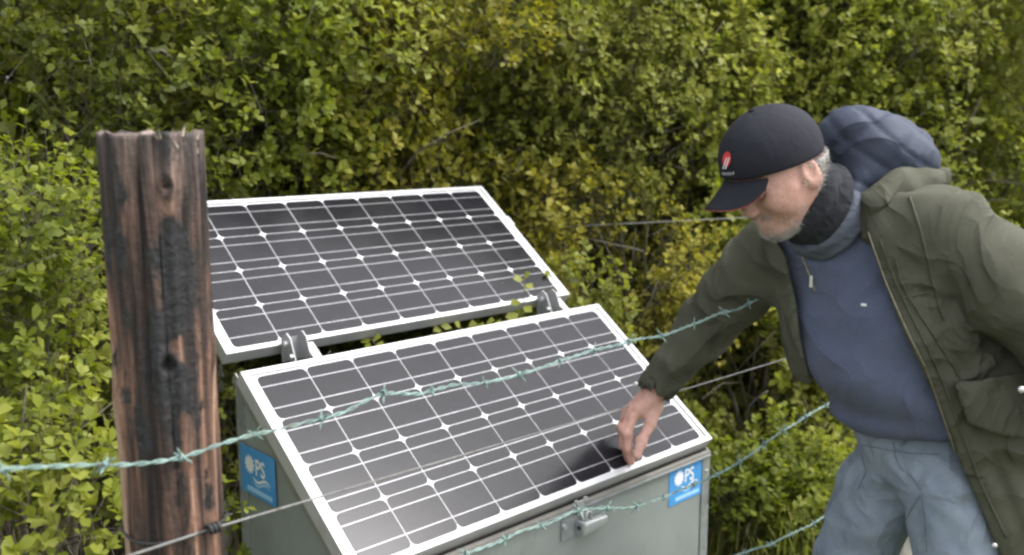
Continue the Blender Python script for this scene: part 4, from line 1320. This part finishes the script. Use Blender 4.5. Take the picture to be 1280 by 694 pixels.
# --- cap
def crown_sdf(P_):
    q = hloc(P_)
    d = ell(q, (0, 0, .034), (.117, .094, .107))
    d = d - .0035 * np.exp(-((q[..., 0] - .07) / .05) ** 2 - ((q[..., 2] - .09) / .05) ** 2)      # structured front panels
    a = np.arctan2(q[..., 1], q[..., 0])
    seam = np.abs(np.sin(a * 3)) ; rr = np.sqrt(q[..., 0] ** 2 + q[..., 1] ** 2)
    d = d + .0013 * np.exp(-(seam * rr / .0035) ** 2)
    d = d + .0018 * pnoise(P_, 26, 71)
    cut = (.018 + .27 * np.clip(q[..., 0], -.1, .12)) - q[..., 2]
    return smax(d, cut, .004)
kV, kF = surface_nets(crown_sdf, HC - .19, HC + .19, .0045)
capo = big_mesh('cap', relax(kV, kF, 1), kF, M['cap'], man)
bm_ = ell
vs, fs = [], []
nu_, nv_ = 33, 12
def brim_pt(i, j, dz):
    y = (i / (nu_ - 1) * 2 - 1)
    a = y * .86
    x0 = .111 * math.cos(a) * 1.0; y0 = .089 * math.sin(a)
    out = .078 * max(0, math.cos(a * 1.72)) ** .55
    t = j / (nv_ - 1)
    x = x0 + out * t; yy = y0 * (1 + .03 * t)
    to = t * out / .073
    z = .018 + .27 * x0 - .003 - .014 * to - 9.5 * yy * yy * (.04 + .96 * to)
    return hw(x, yy, z + dz)
for dz in (0, -.0042):
    for i in range(nu_):
        for j in range(nv_): vs.append(brim_pt(i, j, dz))
nn_ = nu_ * nv_
for i in range(nu_ - 1):
    for j in range(nv_ - 1):
        a = i * nv_ + j
        fs.append([a, a + nv_, a + nv_ + 1, a + 1]); fs.append([nn_ + a, nn_ + a + 1, nn_ + a + nv_ + 1, nn_ + a + nv_])
    a = i * nv_ + nv_ - 1; fs.append([a, a + nv_, nn_ + a + nv_, nn_ + a])
mesh_obj('brim', vs, fs, M['cap'], capo, True)
mesh_obj('piping', *tube([brim_pt(i, nv_ - 1, -.0026) + HF * .0002 for i in range(nu_)], .0014, 6), M['red_piping'], capo, True)
def on_crown(y, z):      # a point on the front of the crown
    lo_, hi_ = 0, .2
    for _ in range(30):
        m = (lo_ + hi_) / 2
        if crown_outer(np.array([m, y, z])) < 0: lo_ = m
        else: hi_ = m
    return lo_
def crown_outer(q):
    q = q.astype(np.float32)[None]
    d = ell(q, (0, 0, .034), (.117, .094, .107)) - .0035 * np.exp(-((q[..., 0] - .07) / .05) ** 2 - ((q[..., 2] - .09) / .05) ** 2)
    return float(d[0])
def decal(name, polys, mat, lift):
    vs, fs = [], []
    for poly in polys:
        n0 = len(vs)
        for (y, z) in poly: vs.append(hw(on_crown(y, z) + lift, y, z))
        fs.append(list(range(n0, len(vs))))
    return mesh_obj(name, vs, fs, mat, capo)
LY, LZ = .008, .094
def disc(cy, cz, ry, rz, n=20): return [(cy + ry * math.cos(2 * math.pi * k / n), cz + rz * math.sin(2 * math.pi * k / n)) for k in range(n)]
wedge = lambda a0, a1, r0, r1: [(LY + r * math.cos(a), LZ + r * math.sin(a)) for r, a in ((r0, a0), (r1, a0), (r1, (a0 + a1) / 2), (r1, a1), (r0, a1))]
decal('emblem', [wedge(k * .7854, (k + 1) * .7854, .0, .0128) for k in range(8)], M['red'], .0045)
decal('emblem_mark', [[(LY - .012 + k * .008, LZ - .016), (LY - .0085 + k * .008, LZ - .016), (LY + .0035 + k * .007, LZ + .004), (LY + .0005 + k * .007, LZ + .004)] for k in range(2)], M['white'], .0056)
rr_ = random.Random(4)
decal('emblem_text', [[(LY - .02 + k * .0068, LZ - .029), (LY - .0155 + k * .0068, LZ - .029), (LY - .0155 + k * .0068, LZ - .0235 + .001 * (k % 2)), (LY - .02 + k * .0068, LZ - .0235)] for k in range(6)], M['grey_thread'], .0045)

# --- hair under the cap's back and the beard
def hair_sdf(P_):
    q = hloc(P_)
    d = ell(q, (-.014, 0, .022), (.107, .084, .1)) - .0012 * pnoise(q * f32((1, 1, .4)), 170, 81)
    d = smax(d, q[..., 0] + .012 + .25 * (q[..., 2] + .0), .006)
    d = smax(d, -.055 - q[..., 2], .012)
    d = smax(d, q[..., 2] - .012 - .26 * q[..., 0], .003)
    return smax(d, -head_sdf(q) - .004, .002)
v_, f_ = surface_nets(hair_sdf, HC - .16, HC + .16, .0042)
big_mesh('hair', v_, f_, M['hair'], man)
# short strands of stubble and hair rooted on the head
hq = hloc(f32(dV)); e1 = 1e-3
hn = unit(np.stack([head_sdf(hq + f32(np.eye(3)[k] * e1)) - head_sdf(hq - f32(np.eye(3)[k] * e1)) for k in range(3)], 1))
def strands(name, w, n, ln, wid, lie, mat, parent, seed):
    r = np.random.default_rng(seed)
    w = np.maximum(w, 0); i = r.choice(len(hq), n, p=w / w.sum())
    p = hq[i] + r.normal(0, .0012, (n, 3)); nm = hn[i]
    d = unit(nm * .55 + np.array(lie) + .35 * r.normal(size=(n, 3)))
    sd = unit(np.cross(d, r.normal(size=(n, 3)))); L = ln * r.uniform(.5, 1.2, n)[:, None]
    V = np.stack([p - sd * wid, p + sd * wid, p + d * L * .6 + sd * wid * .7, p + d * L + np.array([0, 0, -.15]) * L * .4], 1).reshape(-1, 3)
    V = HC + V[:, :1] * HF + V[:, 1:2] * HL + V[:, 2:] * HU
    Q = np.array([[0, 1, 2, 3]])[None] + (np.arange(n) * 4)[:, None, None]
    return big_mesh(name, V, Q.reshape(-1, 4), mat, parent, True, 'stuff')
sm = lambda x, a, b: np.clip((x - a) / (b - a), 0, 1)
X_, Y_, Z_ = hq.T
jaw = (.12 * sm(-Z_, .06, .09) + sm(-Z_, .092, .118)) * sm(X_, .0, .05) * sm(Z_, -.15, -.125)
mou = np.exp(-((Z_ + .056) / .008) ** 2) * (X_ > .075) * (np.abs(Y_) < .034)
strands('beard', jaw + .4 * mou, 6500, .0065, .00045, (.25, 0, -.55), M['beard'], man, 5)
side = (1 - np.exp(-(((X_ + .01) / .03) ** 4 + ((Z_ + .008) / .042) ** 4)) * (np.abs(Y_) > .06)) * sm(-X_, .0, .02) * (Z_ > -.06) * (Z_ < .02 + .26 * X_) + .12 * (np.abs(X_ - .012) < .012) * (np.abs(Y_) > .06) * (Z_ < .03) * (Z_ > -.03)
strands('hair', side, 3200, .012, .0005, (-.5, 0, -.7), M['hair'], man, 6)

# --- parka
EDGE = np.array([P(1062, 232, 2.02), P(1078, 262, 1.95), P(1101, 350, 1.90), P(1128, 410, 1.885), P(1150, 455, 1.88), P(1200, 600, 1.88), P(1246, 686, 1.90), P(1262, 730, 1.92)])
ez = EDGE[:, 2][::-1]
def edge_at(z): return [np.interp(z, ez, EDGE[:, k][::-1]).astype(np.float32) for k in range(2)]
EDR = np.array([P(998, 292, 2.08), P(992, 320, 2.08), P(1003, 372, 2.075), P(1018, 420, 2.1), P(1036, 465, 2.14), P(1040, 480, 2.2), P(1045, 600, 2.3), P(1045, 700, 2.3)])
rz_ = EDR[:, 2][::-1]
def edger_at(z): return [np.interp(z, rz_, EDR[:, k][::-1]).astype(np.float32) for k in range(2)]
JC = [P(1064, 310, 2.07), P(1112, 400, 2.06), P(1172, 500, 2.06), P(1228, 620, 2.06), P(1262, 740, 2.07)]
def parka_outer(P_):
    bf = f32(BF); kd = 1.18
    mid = f32(np.mean(JC, 0))
    d = chain(P_ + ((P_ - mid) @ bf)[..., None] * bf * np.float32(kd - 1), [p + np.dot(p - mid, BF) * BF * (kd - 1) for p in JC], [.15, .2, .2, .2, .205], .08) / 1.08
    d = smin(d, torso_core(P_, .028), .04)
    d = smin(d, chain(P_, [P(1235, 370, 2.06), P(1290, 520, 2.06), P(1310, 730, 2.08)], [.13, .16, .17], .05), .05)
    d = smin(d, seg(P_, SH_R, SH_L, .088, .098), .06)
    return d
def sleeves(P_):
    r_ = chain(P_, [SH_R, SH_R * .5 + EL_R * .5, EL_R, WR_R + nrm(EL_R - WR_R) * .03], [.098, .086, .073, .05], .03)
    tr = P_ @ f32(nrm(WR_R - SH_R))
    r_ = r_ - .005 * ridge(P_ + 0, 15, 97) + .004 * np.sin(tr * 62 + 2.2 * pnoise(P_, 7, 91)) * (.4 + .6 * np.clip(pnoise(P_, 6, 92), 0, 1)) + .0022 * pnoise(P_, 22, 93)
    l_ = chain(P_, [SH_L + BL * .0, SH_L * .5 + EL_L * .5, EL_L, WR_L + nrm(EL_L - WR_L) * .03], [.104, .1, .098, .062], .04)
    tl = P_ @ f32(nrm(EL_L - SH_L)); tz = P_[..., 2]
    l_ = l_ - .0075 * ridge(P_, 11, 98) + .006 * np.sin(tl * 40 + tz * 16 + 2.4 * pnoise(P_, 6, 94)) * (.35 + .65 * np.clip(pnoise(P_, 5, 95) + .2, 0, 1)) + .0026 * pnoise(P_, 20, 96)
    # open cuffs
    r_ = smax(r_, -seg(P_, WR_R + nrm(EL_R - WR_R) * .05, WR_R - nrm(EL_R - WR_R) * .05, .042, .044), .004)
    r_ = smax(r_, (P_ - f32(WR_R + nrm(EL_R - WR_R) * .012)) @ f32(-nrm(EL_R - WR_R)), .004)
    return r_, l_
def parka_sdf(P_):
    z = P_[..., 2]
    o = parka_outer(P_)
    w = P_.copy(); w[..., 2] *= .4
    o = o + .006 * pnoise(w, 11, 101) - .006 * ridge(w, 8, 104) - .002 * ridge(P_, 13, 103)
    ex, ey = edge_at(z)
    lat = (P_[..., 0] - ex) * BL[0] + (P_[..., 1] - ey) * BL[1]       # to his left of the front edge
    q = P_ - f32(CH)
    front = ((P_[..., 0] - np.interp(z, [.6, 1.5], [1.3, .85]).astype(np.float32)) * BF[0] + (P_[..., 1] - 2.06) * BF[1])
    # placket: a raised storm flap along the edge and a long welt seam behind it
    flap = np.clip(1 - np.abs(lat - .026) / .026, 0, 1) ** .35
    o = o - .006 * flap * (front > 0) + .006 * np.exp(-((lat - .066) / .006) ** 2) * (front > .02) * (z < 1.3)
    o = o + .010 * np.exp(-((lat - .115 - .25 * (1.25 - z)) / .014) ** 2) * (front > .02) * (z < 1.27) * (z > .72)
    # drop to a shell
    shell = smax(o, -(o + .016), .004)
    # opening at the front
    rx, ry = edger_at(z)
    latr = (P_[..., 0] - rx) * BL[0] + (P_[..., 1] - ry) * BL[1]
    gap = np.minimum(-lat, latr)                                     # >0 inside the opening
    gap = np.minimum(gap, front + .03)
    shell = smax(shell, gap, .006)
    shell = smax(shell, np.minimum(np.minimum(-lat, front + .22), 1.0 - z), .006)      # open below the hips, clear of both legs
    shell = smax(shell, z - 1.475, .01)
    hem = .62 + .012 * np.sin((P_ @ f32(BL)) * 14)
    shell = smax(shell, hem - z, .008)
    # cut away the right side below the chest, where it is swept back behind his hip
    back = np.minimum(P(1035, 478, 2.1)[2] - z, -((P_ - f32(JC[2])) @ f32(BL)) + .02)
    shell = smax(shell, back, .012)
    r_, l_ = sleeves(P_)
    # armhole seams
    s1 = smin(shell, r_, .02); s2 = smin(s1, l_, .012)
    return smax(s2, -neck_hole(P_), .01)
def neck_hole(P_): return seg(P_, NB - np.array([0, 0, .05]) + BF * .02, NECK1 + np.array([0, 0, .0]), .085, .105)
gV, gF = surface_nets(parka_sdf, (.30, 1.60, .58), (1.72, 2.52, 1.52), .0072)
parka = big_mesh('parka', relax(gV, gF, 1), gF, M['parka'], man)

# pocket flap: a plate lying on the skirt of the parka
def flap_sdf(P_):
    o = parka_outer(P_)
    w = P_.copy(); w[..., 2] *= .55
    o = o + .0055 * pnoise(w, 10, 101)
    z = P_[..., 2]
    ex, ey = edge_at(z)
    lat = (P_[..., 0] - ex) * BL[0] + (P_[..., 1] - ey) * BL[1]
    zt = FLT; low = FLB + .35 * np.maximum(lat - .13, 0) - .0 
    d = np.maximum(np.maximum(z - zt - .15 * (lat - .1), low - z - .03 * np.sin((lat - .06) / .19 * 3.14)), np.maximum(.05 - lat, lat - .25))
    s = smax(o - .013, -(o - .001), .003)
    front = (P_[..., 0] - 1.1) * BF[0] + (P_[..., 1] - 2.06) * BF[1]
    return smax(smax(s, d, .006), -front, .01)
FLT, FLB = P(1230, 470, 1.88)[2], P(1230, 530, 1.88)[2]
v_, f_ = surface_nets(flap_sdf, (.9, 1.6, .75), (1.6, 2.2, 1.2), .007)
if len(f_): big_mesh('pocket_flap', relax(v_, f_, 1), f_, M['parka'], parka)

# hood: padded navy lining turned out, olive shell below it
HDC = P(1097, 189, 2.09)
hx = nrm(P(1170, 222, 2.06) - P(1040, 158, 2.12)); hy = nrm(np.cross(hx, ray(1100, 190))); hz = np.cross(hx, hy)
if hy[2] < 0: hy, hz = -hy, -hz
def hood_sdf(P_):
    q = (P_ - f32(HDC)) @ f32(np.stack([hx, hy, hz])).T
    x, y, z = q[..., 0], q[..., 1], q[..., 2]
    d = ell(q, (.0, -.002, 0), (.13, .088, .1))
    d = smin(d, ell(q, (.045, -.012, 0), (.085, .08, .09)), .03)
    d = smin(d, ell(q, (-.075, .012, 0), (.06, .052, .075)), .03)
    d = smin(d, ell(q, (-.05, -.095, -.03), (.055, .1, .07)), .04)
    d = smin(d, ell(q, (.06, -.04, -.01), (.07, .06, .08)), .03)
    d = smin(d, seg(P_, P(1088, 200, 2.05), P(1066, 246, 1.99), .06, .026), .05)
    d = smax(d, -ell(P_, P(1046, 186, 1.97), (.035, .06, .05)), .03)        # the hollow behind the neck
    # quilting
    wob = .35 * pnoise(q, 14, 111)
    s1 = np.sin((x * .35 + y * 1.0) * 52 + wob * 5.5); s2 = np.sin((x * 1.0 - y * .45) * 40 + 1 + wob * 5.5)
    d = d + .0048 * np.exp(-(s1 / .3) ** 2) + .0036 * np.exp(-(s2 / .3) ** 2)
    return d + .004 * pnoise(q, 18, 112) - .0024 * ridge(q, 14, 114) - .0008 * ridge(q, 30, 115)
v_, f_ = surface_nets(hood_sdf, HDC - .24, HDC + .24, .006)
hood = big_mesh('hood', relax(v_, f_, 1), f_, M['navy'], man)
def hoodshell_sdf(P_):
    a = chain(P_, [P(1173, 222, 2.04), P(1150, 227, 2.005), P(1122, 237, 1.98), P(1097, 256, 1.96), P(1091, 296, 1.95)], [.026, .033, .036, .033, .02], .03)
    a = smin(a, chain(P_, [P(1150, 262, 2.0), P(1110, 290, 1.965)], [.034, .035]), .03)
    a = smin(a, seg(P_, P(1118, 262, 1.975), P(1128, 305, 1.945), .022, .018), .01)
    a = a + .004 * np.sin((P_ @ f32(hx)) * 85 + 2 * pnoise(P_, 10, 121)) + .002 * pnoise(P_, 26, 122)
    return a
v_, f_ = surface_nets(hoodshell_sdf, P(1120, 280, 1.97) - .2, P(1120, 280, 1.97) + .2, .006)
big_mesh('hood_shell', relax(v_, f_, 1), f_, M['parka'], hood)

# small metal bits: snaps on the cuff and pocket, zip pull, chest mark
def snap(name, c, out, r_, mat, parent):
    out = nrm(out); mesh_obj(name, *tube([c, c + out * .002, c + out * .0035], [r_, r_ * .9, r_ * .4], 12), M[mat], parent, True)
snap('cuff_snap', P(795, 480, 2.31), [-.4, -.85, .2], .006, 'button', parka)
snap('pocket_snap', P(1277, 487, 1.76), [-.3, -.9, .1], .007, 'button', parka)
snap('hem_toggle', P(1243, 682, 1.86), [-.3, -.9, .1], .006, 'button', parka)
#ZIP

# --- seams, zips and stitching laid on the cloth
def hit(fn, px, py):
    d = nrm(ray(px, py)); t = 1.3
    for _ in range(90):
        p = CAMP + d * t
        v = float(fn(f32(p)[None, :])[0])
        if abs(v) < .0006: break
        t += v * .7
    return p - d * .0008
def line_on(fn, pts, n=6):
    out = []
    for a, b in zip(pts[:-1], pts[1:]):
        for i in range(n):
            u = i / n; out.append(hit(fn, a[0] + (b[0] - a[0]) * u, a[1] + (b[1] - a[1]) * u))
    out.append(hit(fn, *pts[-1]))
    out = np.array(out); k = np.ones(3) / 3
    sm_ = out.copy(); sm_[1:-1] = (out[:-2] + out[1:-1] + out[2:]) / 3
    keep = [0]
    for i in range(1, len(sm_)):
        if np.linalg.norm(sm_[i] - sm_[keep[-1]]) < .06: keep.append(i)
    return list(sm_[keep])
M['thread'] = simple_mat('dark_olive_thread', (.03, .03, .022), (.05, .05, .036), .8, 0, 80)
M['zip'] = simple_mat('brass_zip', (.16, .14, .1), (.3, .27, .2), .4, .6, 80)
M['denim_thread'] = simple_mat('denim_seam', (.09, .115, .145), (.2, .235, .27), .9, 0, 40)
M['rib'] = cloth_mat('fleece_rib', (.05, .062, .1), (.07, .085, .13))
for nm, px, r_, mt in (
        ('zip', [(1085, 290), (1106, 350), (1134, 415), (1158, 462), (1182, 530), (1206, 600), (1243, 672)], .0022, 'zip'),
        ('seam', [(1100, 300), (1122, 360), (1152, 420), (1178, 475), (1202, 540), (1228, 610), (1258, 672)], .0028, 'thread'),
        ('seam', [(1137, 246), (1150, 285), (1160, 325), (1168, 362), (1180, 400)], .0032, 'thread'),
        ('seam', [(1119, 322), (1126, 352), (1140, 378), (1170, 425), (1200, 470), (1214, 505)], .003, 'thread'),
        ('seam', [(1128, 372), (1160, 366)], .0026, 'thread')):
    mesh_obj(nm, *tube(line_on(parka_sdf, px), r_, 6), M['parka'] if nm == 'seam' else M[mt], parka, True)
z_ = line_on(sweater_sdf, [(1002, 318), (1008, 335), (1014, 350), (1019, 366)], 4)
zp = mesh_obj('zip', *tube(z_, .0024, 6), M['zip'], sweater, True)
pz = hit(sweater_sdf, 1015, 345)
mesh_obj('zip_pull', *frame_box(pz + BF * .004 - Zv * .012, BL, BF, Zv, .0035, .0014, .013, .001), M['button'], zp)
em = hit(sweater_sdf, 1080, 381)
mesh_obj('chest_mark', *frame_box(em + BF * .001, BL, BF, Zv, .006, .0012, .0028, .0008), M['white'], sweater)
for px in ([(1117, 553), (1119, 572), (1126, 586), (1140, 596), (1150, 612)], [(1078, 556), (1110, 563), (1140, 567), (1175, 568)], [(1150, 618), (1140, 634), (1128, 660), (1116, 692)], [(1152, 620), (1156, 650), (1158, 690)], [(1076, 566), (1083, 590), (1072, 612)]):
    mesh_obj('seam', *tube(line_on(jeans_sdf, px), .0011, 6), M['denim_thread'], bpy.data.objects['jeans'], True)
tb_ = hw(-.004, 0, .142)
mesh_obj('cap_button', *tube([tb_ - HU * .003, tb_ + HU * .002, tb_ + HU * .004], [.008, .0075, .004], 12), M['cap'], capo, True)
